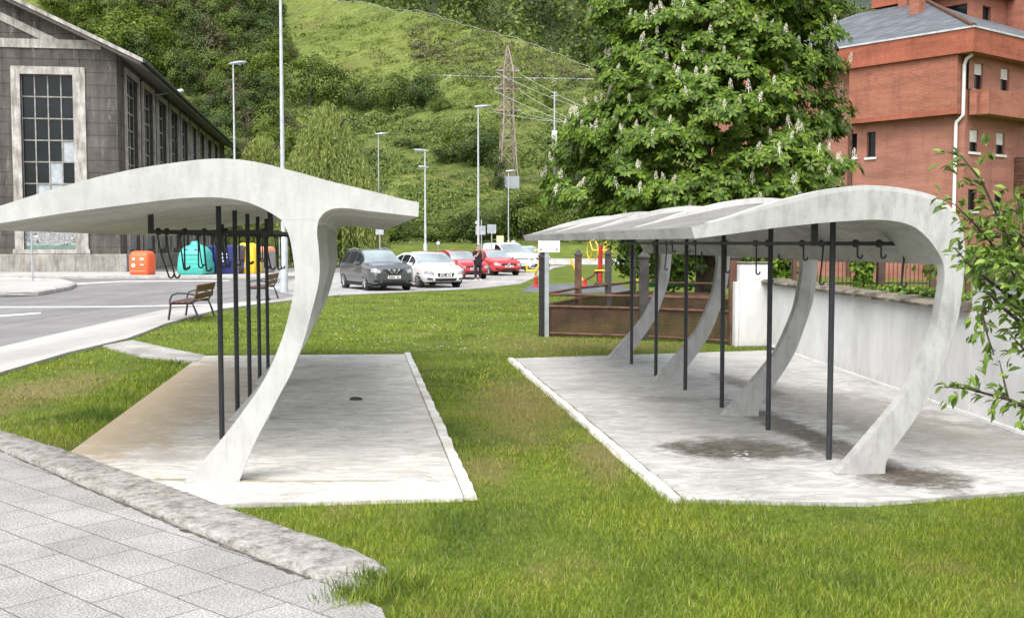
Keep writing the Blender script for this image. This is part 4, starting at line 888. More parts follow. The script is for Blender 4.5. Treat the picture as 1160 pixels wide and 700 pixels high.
sign_post('traffic_sign', 496.5, 90, 'small round grey traffic sign above the red cars', [('ring', 272, 279, 5, 'greypost', 0)], .04)
sign_post('traffic_sign', 545.5, 66.5, 'round and square traffic sign backs on one post behind the person', [('round', 249.5, 255, 4.6, 'galv', -5), ('rect', 256, 266, 11, 'galv', -1)], .035)
sign_post('traffic_sign', 557, 68, 'square grey traffic sign back left of the white van', [('rect', 254.5, 264.5, 10, 'galv', 0)], .035)
sign_post('traffic_sign', 566.5, 90, 'small cream and yellow rectangular sign behind the white van', [('rect', 267, 276, 8, 'creamsign', 0)] if MAT.setdefault('creamsign', two('cream_sign', (.55, .50, .30), (.68, .62, .42), 3)) else [], .04)
sign_post('traffic_sign', 581.5, 90, 'small round grey traffic sign right of the white van', [('ring', 271, 278, 6, 'greypost', 0)], .04)
sign_post('sign_post', 36.5, 50, 'bare grey sign post standing on the traffic island left of the road', [], .045, 250)

# ================================================================ RECYCLING CONTAINERS
def body_mat(name, c): return m_paint(name, c, .5, 0, .1)
MAT['c_or'] = body_mat('orange_plastic', (.78, .105, .022)); MAT['c_te'] = body_mat('teal_plastic', (.055, .42, .36)); MAT['c_bl'] = body_mat('navy_plastic', (.016, .022, .13)); MAT['c_ye'] = body_mat('yellow_plastic', (.85, .56, .012)); MAT['c_gr'] = body_mat('grey_plastic', (.26, .27, .29)); MAT['c_lid'] = body_mat('salmon_lid', (.75, .30, .16))
def rounded_box(mb, w, d, prof, n=6):
    """stacked rounded rectangles: prof = [(scale_w, scale_d, z, corner)]"""
    N = 4 * (n + 1); vs = []
    for sw_, sd_, z, cr in prof:
        hw, hd = w / 2 * sw_, d / 2 * sd_; cr = min(cr, hw * .99, hd * .99)
        for cx, cy, a0 in ((hw - cr, hd - cr, 0), (-hw + cr, hd - cr, 90), (-hw + cr, -hd + cr, 180), (hw - cr, -hd + cr, 270)):
            for k in range(n + 1): a_ = R(a0 + 90 * k / n); vs.append((cx + cr * math.cos(a_), cy + cr * math.sin(a_), z))
    k = len(prof); mb.add(vs, [(i * N + j, i * N + (j + 1) % N, (i + 1) * N + (j + 1) % N, (i + 1) * N + j) for i in range(k - 1) for j in range(N)] + [tuple(range(N))[::-1], tuple((k - 1) * N + j for j in range(N))])
BZ = .115; BGRP = 'recycling containers on the far pavement'
def bin_base(name, px, label, Y=61): p = at(px, 300, Y); return thing(name, label, 'recycling container', (p.x, Y, BZ), R(-9), BGRP)
t = bin_base('recycling_container', 161.5, 'orange rounded recycling container, leftmost of the row by the hall', 60)
mb = MB(); rounded_box(mb, 1.12, 1.0, [(.9, .9, 0, .1), (.98, .95, .06, .14), (1, 1, .3, .14), (1, 1, .98, .14), (.97, .9, 1.12, .18), (.9, .75, 1.24, .2), (.7, .5, 1.29, .2)]); bd_ = mb.build('body', MAT['c_or'], t, smooth=50)
mb = MB(); mb.lathe([(.11, 0), (.11, .012)], 18, Matrix.Rotation(R(90), 3, 'X'), (-.27, -.505, .52)); mb.build('round_sticker', MAT['white'], bd_)
for x, z, w, h in ((-.25, .86, .16, .15), (.22, .86, .24, .13), (.22, .55, .2, .07), (0, .2, .9, .02)): mb = MB(); mb.box(x - w / 2, -.512, z - h / 2, x + w / 2, -.503, z + h / 2); mb.build('marking', two('faded_white_print', (.55, .35, .28), (.75, .65, .6), 22), bd_)
t = bin_base('recycling_container', 222, 'teal igloo bottle bank with domed top', 60.5)
mb = MB(); pr = [(.86, .9, 0, .12), (1, 1, .1, .18), (1, 1, .5, .2)]
for k in range(1, 9): a_ = k / 8 * 1.32; pr.append((math.cos(a_) ** .62, math.cos(a_) ** .62, .75 + .88 * math.sin(a_), .3))
pr += [(.32, .34, 1.64, .2), (.29, .3, 1.78, .2), (.12, .12, 1.82, .1)]
rounded_box(mb, 1.62, 1.45, pr); bd_ = mb.build('body', MAT['c_te'], t, smooth=50)
for z in (.35, .6, .85, 1.08): mb = MB(); mb.box(-.45, -.745, z, .45, -.70, z + .035); mb.build('rib', MAT['c_te'], bd_)
for x in (-.28, .28): mb = MB(); mb.lathe([(.10, 0), (.12, .05)], 14, Matrix.Rotation(R(90), 3, 'X'), (x, -.56, 1.28)); mb.build('bottle_hole', MAT['plastic'], bd_)
t = bin_base('recycling_container', 257.5, 'dark navy paper container with white markings', 62)
mb = MB(); rounded_box(mb, 1.62, 1.5, [(.88, .88, 0, .1), (.95, .95, .1, .12), (1.02, 1.02, .75, .1), (1.05, 1.05, 1.42, .08), (1.06, 1.06, 1.5, .06), (.9, .9, 1.6, .1)]); bd_ = mb.build('body', MAT['c_bl'], t, smooth=40)
for x, z, w, h in ((.1, 1.12, .12, .14), (.3, 1.1, .14, .1), (.05, .9, .1, .1), (.28, .92, .16, .06), (.12, .72, .1, .08)): mb = MB(); mb.box(x - w / 2, -.80, z - h / 2, x + w / 2, -.772, z + h / 2); mb.build('marking', MAT['white'], bd_)
t = bin_base('recycling_container', 281, 'bright yellow packaging container between the navy and grey ones', 63)
mb = MB(); rounded_box(mb, 1.25, 1.3, [(.95, .95, 0, .08), (1, 1, .1, .1), (.98, .98, .7, .1), (.86, .9, 1.35, .12), (.6, .7, 1.66, .15), (.4, .5, 1.72, .1)]); bd_ = mb.build('body', MAT['c_ye'], t, smooth=40)
mb = MB(); mb.box(-.28, -.68, .32, .3, -.652, .62); mb.build('marking', two('pale_yellow_label', (.75, .68, .3), (.8, .75, .45), 20), bd_)
t = bin_base('recycling_container', 298.5, 'grey waste container with salmon lid, rightmost of the row', 64)
mb = MB(); rounded_box(mb, 1.0, 1.1, [(.88, .88, 0, .06), (1, 1, .15, .08), (1.02, 1.02, 1.2, .06)]); bd_ = mb.build('body', MAT['c_gr'], t, smooth=40)
mb = MB(); rounded_box(mb, 1.06, 1.14, [(1, 1, 1.203, .06), (1.02, 1.02, 1.27, .06), (.95, .9, 1.45, .08), (.8, .6, 1.52, .1)]); mb.build('lid', MAT['c_lid'], t, smooth=40)

# ================================================================ BENCHES
def bench(px, Y, rz, label):
    p = at(px, 300, Y); t = thing('park_bench', label, 'bench', (p.x, Y, .03), rz, 'slatted benches beside the pavement')
    Lb = 1.9     # length along local y, faces -x
    for z0, z1, x in ((.50, .63, .30), (.67, .84, .345)):
        mb = MB(); mb.box(-.018, 0, -(z1 - z0) / 2, .018, Lb, (z1 - z0) / 2, Matrix.Translation((x, 0, (z0 + z1) / 2)) @ Matrix.Rotation(R(14), 4, 'Y')); mb.build('back_slat', MAT['wood'], t, bevel=.006)
    for k in range(4): mb = MB(); mb.box(-.30 + k * .13, 0, .415, -.19 + k * .13, Lb, .45); mb.build('seat_slat', MAT['seatw'], t, bevel=.006)
    for y in (.12, Lb - .12):
        mb = MB(); mb.tube([(-.34, y, 0), (-.30, y, .25), (-.27, y, .40), (.22, y, .40), (.30, y, .2), (.36, y, 0)], .026, 8); mb.tube([(.22, y, .40), (.29, y, .55), (.37, y, .84)], .022, 8)
        mb.tube([(-.29, y, .30), (-.30, y, .48), (-.25, y, .60), (-.12, y, .645), (.1, y, .635), (.30, y, .60)], .020, 8); mb.build('side_frame', MAT['black'], t, smooth=40)
    return t
MAT['seatw'] = two('reddish_seat_slats', (.07, .032, .03), (.12, .06, .055), 8, .6)
bench(205, 25.6, R(3), 'wooden slatted bench with black frame, the nearer one, left of the shelter posts')
bench(291, 34.2, R(3), 'wooden slatted bench with black frame, the farther one, seen between the shelter posts')
from mathutils.bvhtree import BVHTree

# ================================================================ CARS
def interp(x, P): return float(np.interp(x, [p[0] for p in P], [p[1] for p in P]))
def make_car(label, paint, c, heading, L=4.35, Wd=1.80, top=None, belt=None, wscr=None, side=None, rear=None, roofw=.70, grille='v', clad=False, lens_hi=False, plate=True, cat='car'):
    """x forward; top: roof/bonnet line; wscr: windscreen span; side: side-window span"""
    t = thing('parked_car', label, cat, c, math.atan2(heading[1], heading[0]), 'parked cars in the car park')
    hl = L / 2; xs = np.unique(np.r_[np.linspace(-hl, hl, 47), [p[0] for p in top], list(wscr), list(side), list(rear)]); xs = xs[(xs >= -hl) & (xs <= hl)]
    hw = Wd / 2; rows = []
    for x in xs:
        zt = interp(x, top); e = 1 - max(0, (abs(x) - (hl - .55)) / .55) ** 2.4 * .22; w = hw * e
        zb = .22 + max(0, (abs(x) - (hl - .5)) / .5) ** 2 * .10; zs = min(interp(x, belt), zt - .10)
        cab = min(1, max(0, (zt - interp(x, belt) - .08) / .35)); wt = w * (.90 * (1 - cab) + roofw * cab)
        h = zt - zs
        half = [(0, zb), (w * .86, zb), (w * .97, zb + .10), (w, .5 * (zb + zs)), (w * .985, zs), (w * .955 * (1 - cab) + w * .955 * cab, zs + .05 * min(1, h / .3)), (wt + (w * .955 - wt) * .14, zt - max(.03, .11 * cab)), (wt, zt - .035), (wt * .8, zt - .004), (0, zt + .012)]
        rows.append([(x, -y, z) for y, z in half] + [(x, y, z) for y, z in half[-2:0:-1]])
    n = len(rows[0]); vs = [v for r_ in rows for v in r_]; zones = {'body': [], 'windscreen': [], 'side_window': [], 'rear_window': []}
    pill = [s for s in side]
    for i in range(len(xs) - 1):
        xm = (xs[i] + xs[i + 1]) / 2
        for j in range(n):
            f = (i * n + j, i * n + (j + 1) % n, (i + 1) * n + (j + 1) % n, (i + 1) * n + j); z = 'body'
            if j in (5, n - 6 - 1 + 0) or j == n - 6:
                if j in (5, n - 6) and any(a_ < xm < b_ for a_, b_ in zip(pill[::2], pill[1::2])): z = 'side_window'
            if j in (7, 8, 9, 10) and wscr[0] < xm < wscr[1]: z = 'windscreen'
            if j in (7, 8, 9, 10) and rear[0] < xm < rear[1]: z = 'rear_window'
            zones[z].append(f)
    zones['body'] += [tuple(range(n)), tuple((len(xs) - 1) * n + j for j in range(n))]
    def sub(fs, name, m, par, smooth=50):
        ids = sorted({i for f in fs for i in f}); mp = {i: k for k, i in enumerate(ids)}; mb = MB(); mb.add([vs[i] for i in ids], [tuple(mp[i] for i in f) for f in fs]); return mb.build(name, m, par, smooth=smooth)
    sub(zones['body'], 'body', paint, t, 38)
    if zones['windscreen']: sub(zones['windscreen'], 'windscreen', MAT['carglass'], t)
    if zones['rear_window']: sub(zones['rear_window'], 'rear_window', MAT['carglass'], t)
    for sgn in (-1, 1):
        for a_, b_ in zip(pill[::2], pill[1::2]):
            fs = [f for f in zones['side_window'] if all(vs[i][1] * sgn > 0 for i in f) and a_ - 1e-6 <= min(vs[i][0] for i in f) and max(vs[i][0] for i in f) <= b_ + 1e-6]
            if fs: sub(fs, 'side_window', MAT['glass'], t)
    wb = L * .305
    for sx in (-1, 1):
        for sy in (-1, 1):
            ew = hw - .02 if True else hw; ry = Matrix.Rotation(R(90), 3, 'X'); cx = sx * wb
            mb = MB(); mb.lathe([(.385, -.12), (.385, .0), (.36, .012)], 24, Matrix.Rotation(R(-90 * sy), 3, 'X'), (cx, sy * (ew - .012), .345)); ar = mb.build('wheel_arch', MAT['plastic'], t, smooth=40)
            mb = MB(); mb.lathe([(.21, -.2), (.31, -.2), (.325, -.17), (.325, -.03), (.30, .006), (.22, .006)], 24, Matrix.Rotation(R(-90 * sy), 3, 'X'), (cx, sy * (ew + .012), .325)); wh = mb.build('wheel', MAT['rubber'], t, smooth=40)
            mb = MB(); M3 = Matrix.Rotation(R(-90 * sy), 3, 'X'); mb.lathe([(.215, -.04), (.215, .012), (.195, .014), (.19, -.03)], 24, M3, (cx, sy * (ew + .012), .325)); mb.lathe([(.05, -.03), (.05, .018)], 12, M3, (cx, sy * (ew + .012), .325))
            for k in range(5):
                a_ = 2 * math.pi * k / 5; mb.tube([Vector((cx, sy * (ew + .016), .325)), Vector((cx + .2 * math.cos(a_), sy * (ew + .016), .325 + .2 * math.sin(a_)))], [.028, .022], 6)
            mb.build('rim', MAT['chrome'], wh, smooth=40)
    # front end
    xf = hl; zt_f = interp(hl - .01, top)
    def fx(y, off=.0): k = abs(y) / hw; return hl - .035 - .26 * k ** 2.6 + off
    bvh = BVHTree.FromPolygons([Vector(v) for v in vs], [f for z_ in zones.values() for f in z_])
    def patch(pts, name, m, th=.012):
        """small panel laid on the nose of the car, following its surface"""
        P = pts if len(pts) == 4 else None; mb = MB(); nu, nv = 6, 3; g_ = []
        for b_ in range(nv + 1):
            for a_ in range(nu + 1):
                u, v = a_ / nu, b_ / nv; q = [(P[0][k] * (1 - u) + P[1][k] * u) * (1 - v) + (P[3][k] * (1 - u) + P[2][k] * u) * v for k in (0, 1)]
                h = bvh.ray_cast(Vector((hl + 1, q[0], q[1])), Vector((-1, 0, 0)))[0]; g_.append(((h.x if h else hl - .3) + th * .35, q[0], q[1]))
        w_ = nu + 1; mb.add(g_, [(b_ * w_ + a_, b_ * w_ + a_ + 1, b_ * w_ + w_ + a_ + 1, b_ * w_ + w_ + a_) for b_ in range(nv) for a_ in range(nu)]); return mb.build(name, m, t, smooth=60)
    def ringp(y, z, r_): return [(y - r_, z - r_), (y + r_, z - r_), (y + r_, z + r_), (y - r_, z + r_)]
    hz = interp(hl - .09, top) - .10
    for sy in (-1, 1):
        patch([(sy * hw * .56, hz - .02), (sy * hw * .93, hz + .06), (sy * hw * .94, hz - .09), (sy * hw * .60, hz - .14)], 'headlight', MAT['lens'], .05)
        patch([(sy * hw * .62, .40), (sy * hw * .86, .42), (sy * hw * .84, .34), (sy * hw * .62, .33)], 'fog_light', MAT['plastic'], .035)
        mb = MB(); xm = wscr[0] if wscr[0] > 0 else wscr[1]; xm = wscr[1] - .42; zm = interp(xm, belt) + .07
        mb.box(xm - .07, min(sy * hw * .93, sy * (hw + .17)), zm - .04, xm + .07, max(sy * hw * .93, sy * (hw + .17)), zm + .09); mb.build('wing_mirror', paint, t, bevel=.03)
    if grille == 'v':
        patch([(-hw * .52, hz + .02), (hw * .52, hz + .02), (hw * .20, hz - .17), (-hw * .20, hz - .17)], 'grille', MAT['plastic'], .035)
        for sy in (-1, 1): patch([(sy * hw * .27, hz + .02), (sy * hw * .20, hz + .02), (sy * hw * .05, hz - .16), (sy * hw * .12, hz - .16)], 'grille_bar', MAT['chrome'], .05)
        patch(ringp(0, hz - .06, .06), 'badge', MAT['chrome'], .06)
    elif grille == 'wide':
        patch([(-hw * .42, hz - .06), (hw * .42, hz - .06), (hw * .36, hz - .22), (-hw * .36, hz - .22)], 'grille', MAT['plastic'], .035)
        patch([(-.10, hz - .21), (-.05, hz - .21), (.08, hz - .07), (.03, hz - .07)], 'grille_bar', MAT['chrome'], .05)
        patch(ringp(0, hz - .14, .05), 'badge', MAT['chrome'], .06)
    elif grille == 'wing':
        for sy in (-1, 1): patch([(sy * .06, hz + .0), (sy * hw * .5, hz + .0), (sy * hw * .48, hz - .10), (sy * .10, hz - .16)], 'grille', MAT['plastic'], .035)
        patch([(0, hz + .06), (.075, hz - .06), (0, hz - .18), (-.075, hz - .06)], 'badge', MAT['chrome'], .06)
    else:
        patch([(-hw * .5, hz + .0), (hw * .5, hz + .0), (hw * .5, hz - .06), (-hw * .5, hz - .06)], 'grille', MAT['plastic'], .035)
        patch([(-.07, hz + .04), (.07, hz + .04), (.07, hz - .1), (-.07, hz - .1)], 'badge', MAT['chrome'], .05)
    patch([(-hw * .55, .40), (hw * .55, .40), (hw * .48, .28), (-hw * .48, .28)], 'air_intake', MAT['plastic'], .03)
    pl = patch([(-.26, .47), (.26, .47), (.26, .58), (-.26, .58)], 'number_plate', MAT['white'], .055)
    px_ = max(v.co.x for v in pl.data.vertices)
    for k in range(7):
        if k == 4: continue
        y = -.21 + k * .062; mb = MB(); mb.box(px_ + .003, y, .495, px_ + .008, y + .038, .555); mb.build('plate_mark', MAT['plastic'], pl)
    if clad:
        mb = MB(); mb.box(-hl + .35, -hw * .965, .17, hl - .3, hw * .965, .27); mb.build('lower_cladding', MAT['plastic'], t, bevel=.04)
        for sy in (-1, 1): mb = MB(); mb.tube([(side[0] + .2, sy * hw * roofw * .98, interp(side[0] + .2, top) + .0), ((side[0] + side[-1]) / 2 - .2, sy * hw * roofw * .98, interp(0, top) + .055), (side[-1] - .9, sy * hw * roofw * .98, interp(side[-1] - .9, top) + .0)], .02, 6); mb.build('roof_rail', MAT['chrome'], t, smooth=40)
    return t
hd = (.44, -.90)
suv = dict(L=4.38, Wd=1.82, top=[(-2.19, .72), (-2.12, 1.0), (-1.85, 1.42), (-1.5, 1.56), (-.5, 1.60), (.15, 1.55), (.45, 1.44), (1.05, 1.07), (1.6, 1.03), (1.95, .98), (2.12, .90), (2.19, .76)], belt=[(-2.2, 1.0), (0, .95), (1.0, .92), (2.2, .8)], wscr=(.22, 1.02), side=(-1.65, -1.0, -.92, -.05, .03, .78), rear=(-2.1, -1.75), clad=True)
hat = dict(L=4.30, Wd=1.80, top=[(-2.15, .66), (-2.08, .98), (-1.75, 1.28), (-1.2, 1.42), (-.3, 1.45), (.1, 1.40), (.35, 1.32), (1.0, .97), (1.6, .90), (1.92, .84), (2.09, .76), (2.15, .64)], belt=[(-2.2, .97), (0, .88), (1.0, .84), (2.2, .7)], wscr=(.15, .96), side=(-1.5, -.85, -.78, .0, .07, .72), rear=(-2.05, -1.55))
van = dict(L=4.4, Wd=1.86, top=[(-2.2, .8), (-2.16, 1.5), (-2.05, 1.78), (-1.5, 1.84), (.2, 1.83), (.55, 1.72), (1.35, 1.14), (1.8, 1.10), (2.06, 1.04), (2.16, .94), (2.2, .78)], belt=[(-2.2, 1.05), (1.2, 1.0), (2.2, .85)], wscr=(.5, 1.3), side=(-.05, .95), rear=(-2.19, -2.12), roofw=.8)
M_GR = m_paint('gunmetal_car_paint', (.13, .133, .138), .28, .6, .9); M_WH = m_paint('white_car_paint', (.80, .80, .79), .22, 0, .8); M_RD = m_paint('red_car_paint', (.40, .012, .022), .22, .1, .8); M_RB = m_paint('bright_red_car_paint', (.55, .022, .025), .22, .1, .8)
P0 = Vector((-5.45, 44.1, .014))
def cp(x, y): return Vector((x, y, .014))
make_car('gunmetal grey crossover car with chrome V grille, nearest in the car park row', M_GR, cp(-5.45, 44.0), hd, grille='v', **suv)
make_car('white hatchback with black grille between the grey crossover and the red cars', M_WH, cp(-3.62, 46.6), hd, grille='wide', **hat)
make_car('red car mostly hidden behind the white hatchback, roof and windscreen showing', M_RB, cp(-3.75, 51.3), hd, grille='plain', **hat)
make_car('red hatchback with its headlight beside the person in the dark apron', M_RD, cp(-2.8, 57.3), hd, grille='plain', **hat)
make_car('bright red hatchback with diamond badge, nose next to the white van', M_RB, cp(-1.1, 63.5), hd, grille='wing', **hat)
make_car('white van with dark lower bumper at the far end of the row', M_WH, cp(-.35, 70.0), hd, grille='plain', clad=False, cat='van', **van)
make_car('white crossover car just right of the white van, partly hidden by it', M_WH, cp(1.0, 77.0), hd, grille='v', **suv)
make_car('pale silver car at the back of the car park, roof above the grey crossover', m_paint('silver_car_paint', (.42, .44, .47), .25, .5, .7), cp(-9.2, 76), (.9, -.43), grille='plain', **hat)

# ================================================================ PEOPLE
def skin_mesh(name, pts, edges, rad, mat, parent=None, sub=2, root=0):
    me = bpy.data.meshes.new(name); bm = bmesh.new(); L = bm.verts.layers.skin.verify(); vv = []
    for p, r_ in zip(pts, rad):
        v = bm.verts.new(p); v[L].radius = (r_, r_) if not isinstance(r_, tuple) else r_; vv.append(v)
    vv[root][L].use_root = True
    for a_, b_ in edges: bm.edges.new((vv[a_], vv[b_]))
    bm.to_mesh(me); bm.free(); me.materials.append(mat); o = bpy.data.objects.new(name, me); COL.objects.link(o)
    if parent: o.parent = parent
    o.modifiers.new('skin', 'SKIN').use_smooth_shade = True; s_ = o.modifiers.new('sub', 'SUBSURF'); s_.levels = sub; s_.render_levels = sub; return o
M_SKIN = two('skin', (.42, .24, .17), (.52, .31, .23), 9, .6); M_HAIR = two('dark_hair', (.012, .009, .008), (.03, .022, .018), 20, .6)
def person(label, c, rz, top_m, leg_m, sleeve_m, raised=True):
    J = [(0, 0, .95), (0, 0, 1.15), (0, 0, 1.38), (0, -.01, 1.47), (0, -.015, 1.53), (0, -.02, 1.62), (0, -.01, 1.70),
         (-.19, 0, 1.40), (-.24, -.03, 1.14), (-.17, -.26, 1.22) if raised else (-.26, -.10, .92), (-.10, -.30, 1.36) if raised else (-.26, -.16, .84),
         (.19, 0, 1.40), (.25, -.02, 1.14), (.16, -.24, 1.24), (.09, -.29, 1.38),
         (-.10, 0, .90), (-.115, -.01, .50), (-.12, .02, .09), (-.125, -.13, .04), (.10, 0, .90), (.115, .0, .50), (.12, .03, .09), (.125, -.12, .04)]
    E = [(0, 1), (1, 2), (2, 3), (3, 4), (4, 5), (5, 6), (2, 7), (7, 8), (8, 9), (9, 10), (2, 11), (11, 12), (12, 13), (13, 14), (0, 15), (15, 16), (16, 17), (17, 18), (0, 19), (19, 20), (20, 21), (21, 22)]
    r_ = [.13, .12, .14, .06, .055, .095, .07, .06, .045, .036, .035, .06, .045, .036, .035, .085, .058, .042, .035, .085, .058, .042, .035]
    b = skin_mesh('person', J, E, r_, M_SKIN); b.location = c; b.rotation_euler = (0, 0, rz); tag(b, label, 'person')
    k = 1.16; torso = [J[0], J[1], J[2], J[7], J[8], J[11], J[12], (0, -.01, 1.45)]
    skin_mesh('jacket', torso, [(0, 1), (1, 2), (2, 3), (3, 4), (2, 5), (5, 6), (2, 7)], [.155, .145, .165, .075, .06, .075, .06, .08], top_m, b)
    for a_, q in ((8, 9), (12, 13)): skin_mesh('sleeve', [J[a_], J[q]], [(0, 1)], [.058, .046], sleeve_m, b, 1)
    skin_mesh('trousers', [(0, 0, .98), J[15], J[16], (-.12, .02, .12), J[19], J[20], (.12, .03, .12)], [(0, 1), (1, 2), (2, 3), (0, 4), (4, 5), (5, 6)], [.155, .11, .078, .06, .11, .078, .06], leg_m, b)
    for s_ in (-1, 1): skin_mesh('shoe', [(s_ * .12, .05, .06), (s_ * .122, -.05, .055), (s_ * .126, -.17, .04)], [(0, 1), (1, 2)], [.055, .055, .04], MAT['white'], b, 1)
    skin_mesh('hair', [(0, .02, 1.60), (0, .02, 1.68), (0, -.03, 1.735)], [(0, 1), (1, 2)], [.095, .10, .07], M_HAIR, b)
    for s_ in (-1, 1): mb = MB(); mb.lathe([(.003, -.008), (.012, 0), (.003, .008)], 8, Matrix.Rotation(R(90), 3, 'X'), (s_ * .035, -.112, 1.635)); mb.build('eye', MAT['plastic'], b, smooth=60)
    mb = MB(); mb.lathe([(.016, -.02), (.013, .0), (.004, .03)], 8, None, (0, -.118, 1.605)); mb.build('nose', M_SKIN, b, smooth=60)
    mb = MB(); mb.box(-.022, -.116, 1.568, .022, -.106, 1.576); mb.build('mouth', M_RD, b)
    for a_ in (10, 14):
        pa = Vector(J[a_]); s_ = -1 if a_ == 10 else 1
        for f in range(4): mb = MB(); mb.tube([pa + Vector((-.028 + f * .019, 0, .015)), pa + Vector((-.026 + f * .018, -.02, .06 + .008 * (f in (1, 2)))), pa + Vector((-.022 + f * .016, -.045, .085))], [.010, .0095, .007], 6); mb.build('finger', M_SKIN, b, smooth=60)
        mb = MB(); mb.tube([pa + Vector((-s_ * .03, -.01, 0)), pa + Vector((-s_ * .052, -.025, .03)), pa + Vector((-s_ * .05, -.04, .052))], [.012, .011, .008], 6); mb.build('thumb', M_SKIN, b, smooth=60)
    return b
m_dark = two('black_cloth', (.010, .010, .012), (.022, .022, .026), 9, .85); m_pink = two('pale_pink_cloth', (.48, .30, .32), (.58, .40, .42), 9, .85); m_or = two('orange_hivis_cloth', (.75, .22, .03), (.85, .32, .05), 9, .8); m_navy = two('navy_cloth', (.014, .016, .03), (.025, .03, .05), 9, .85)
person('person in long dark apron with pale pink sleeves, standing before the red cars', gnd(541.5, 318.6, .014), R(25), m_dark, m_dark, m_pink)
tag(skin_mesh('apron_front', [(0, -.05, 1.3), (0, -.06, .95), (0, -.04, .66)], [(0, 1), (1, 2)], [.16, .19, .18], m_dark, bpy.data.objects['person']), None, None)
pp = at(417, 300, 96); person('person in orange top on the far road, seen above the grey crossover roof', Vector((pp.x, 96, float(gz(pp.x, 96)) + .03)), R(-40), m_or, m_navy, m_or)

# ================================================================ PYLON, MAST, CABLES, HILL RAILS
pb_ = hit(575, 212); pz = at(574, 52, pb_.y).z - pb_.z
M_PY = two('rusty_galvanised_lattice', (.17, .13, .10), (.36, .31, .25), .35, .8); 
pylon = thing('electricity_pylon', 'tall rust tinted lattice pylon with three cross arms on the grassy hill', 'pylon', pb_, .2)
mb = MB(); hb = 1.95
def hwid(z): t = z / pz; return hb * (1 - t / .5) + 1.0 * t / .5 if t < .5 else (1.0 if t < .82 else 1.0 * (1 - (t - .82) / .185) + .03)
lv = [0, .12, .23, .33, .42, .5, .56, .62, .67, .72, .77, .82, .88, .94, 1.0]
for a_, b_ in zip(lv[:-1], lv[1:]):
    z0, z1 = a_ * pz, b_ * pz; w0_, w1_ = hwid(z0), hwid(z1); c0 = [(-w0_, -w0_), (w0_, -w0_), (w0_, w0_), (-w0_, w0_)]; c1 = [(-w1_, -w1_), (w1_, -w1_), (w1_, w1_), (-w1_, w1_)]
    for k in range(4):
        m = (k + 1) % 4
        mb.tube([(*c0[k], z0), (*c1[k], z1)], .17, 4); mb.tube([(*c0[k], z0), (*c1[m], z1)], .085, 4); mb.tube([(*c0[m], z0), (*c1[k], z1)], .085, 4); mb.tube([(*c0[k], z0), (*c0[m], z0)], .085, 4)
mb.build('lattice_tower', M_PY, pylon)
tips = []
for f, w in ((.69, 2.8), (.82, 2.5), (.54, 2.9)):
    z = f * pz; mb = MB()
    for s_ in (-1, 1):
        for q in (-.85, .85): mb.tube([(0, q, z), (s_ * w, 0, z + .1)], .27, 4); mb.tube([(0, q, z + 1.9), (s_ * w, 0, z + .1)], .15, 4)
        for u_ in (.35, .65): mb.tube([(s_ * w * u_, .3, z), (s_ * w * u_, -.3, z + 1.8 * (1 - u_))], .13, 4)
        tips.append((s_ * w, z - .3))
    mb.build('cross_arm', M_PY, pylon)
mb = MB(); mb.box(-1.4, -3.4, -.6, 1.8, -2.8, 2.0); mb.build('barrier_box', MAT['galv'], pylon)
rotp = Matrix.Rotation(.2, 4, 'Z'); M_CB = two('pale_cable', (.42, .43, .42), (.55, .56, .55), 2, .6)
for k, (x, z) in enumerate(tips):
    a_ = pb_ + rotp @ Vector((x, 0, z)); e = at(790, 176 + (k // 2) * -22 + 8 * (k % 2), 190); mb = MB()
    mb.tube([a_.lerp(e, s_) + Vector((0, 0, -5.0 * 4 * s_ * (1 - s_) * .35)) for s_ in np.linspace(0, 1, 15)], .034, 5)
    tag(mb.build('power_cable', M_CB), 'pale power cable sagging from the lattice pylon towards the chestnut', 'cable', 'power cables from the pylon')
mp_ = hit(628, 162); mz = at(627, 104, mp_.y).z - mp_.z
mast = thing('steel_mast', 'slim pale steel mast with white box, right of the pylon on the hill', 'mast', mp_)
mb = MB(); mb.tube([(0, 0, 0), (0, 0, mz)], [.28, .2], 6); mb.build('pole', MAT['galv'], mast)
mb = MB(); mb.box(-.7, -.5, .3, .7, -.3, 3.0); mb.build('cabinet', MAT['white'], mast)
mb = MB(); mb.box(-.9, -.08, mz - 1.2, .9, .08, mz - 1.0); mb.box(-.6, -.081, mz - .3, .6, .081, mz - .1); mb.build('cross_arm', MAT['galv'], mast)
def terrain_rail(name, label, P, h, step, mat, two_rails=True, r_=.09, brace=False):
    """rail on posts following the ground; P: ground points"""
    t = thing(name, label, 'railing', P[0]); P = [p - P[0] for p in P]; tops = [p + Vector((0, 0, h)) for p in P]
    mb = MB(); mb.tube(tops, r_, 5); mb.build('rail', mat, t)
    if two_rails: mb = MB(); mb.tube([p + Vector((0, 0, h * .5)) for p in P], r_ * .8, 5); mb.build('rail', mat, t)
    for p in P[::step]:
        mb = MB(); mb.tube([p + Vector((0, 0, -.4)), p + Vector((0, 0, h))], r_ * .9, 5); mb.build('post', mat, t)
        if brace: mb = MB(); mb.tube([p + Vector((-1.9, -.1, -.4)), p + Vector((.1, -.1, h * .9))], r_ * .8, 5); mb.build('brace', mat, t)
ra = [hit(px, np.interp(px, (486, 540, 600, 690), (89.5, 91.5, 93.5, 95)), gz, 120) for px in range(486, 700, 6)]
terrain_rail('hill_railing', 'pale metal railing with slanted braces crossing the hill behind the pylon', ra, 1.3, 4, M_CB, False, .09, True)
def onr(X): Y = 418 - 1.4 * X - 5; return Vector((X, Y, float(gz(X, Y))))
terrain_rail('ridge_fence', 'pale post and rail fence along the crest of the grassy hill', [onr(x) for x in np.arange(-112, 30, 3.0)], 1.5, 2, two('pale_fence_wood', (.26, .24, .20), (.38, .35, .30), 1), False, .10)

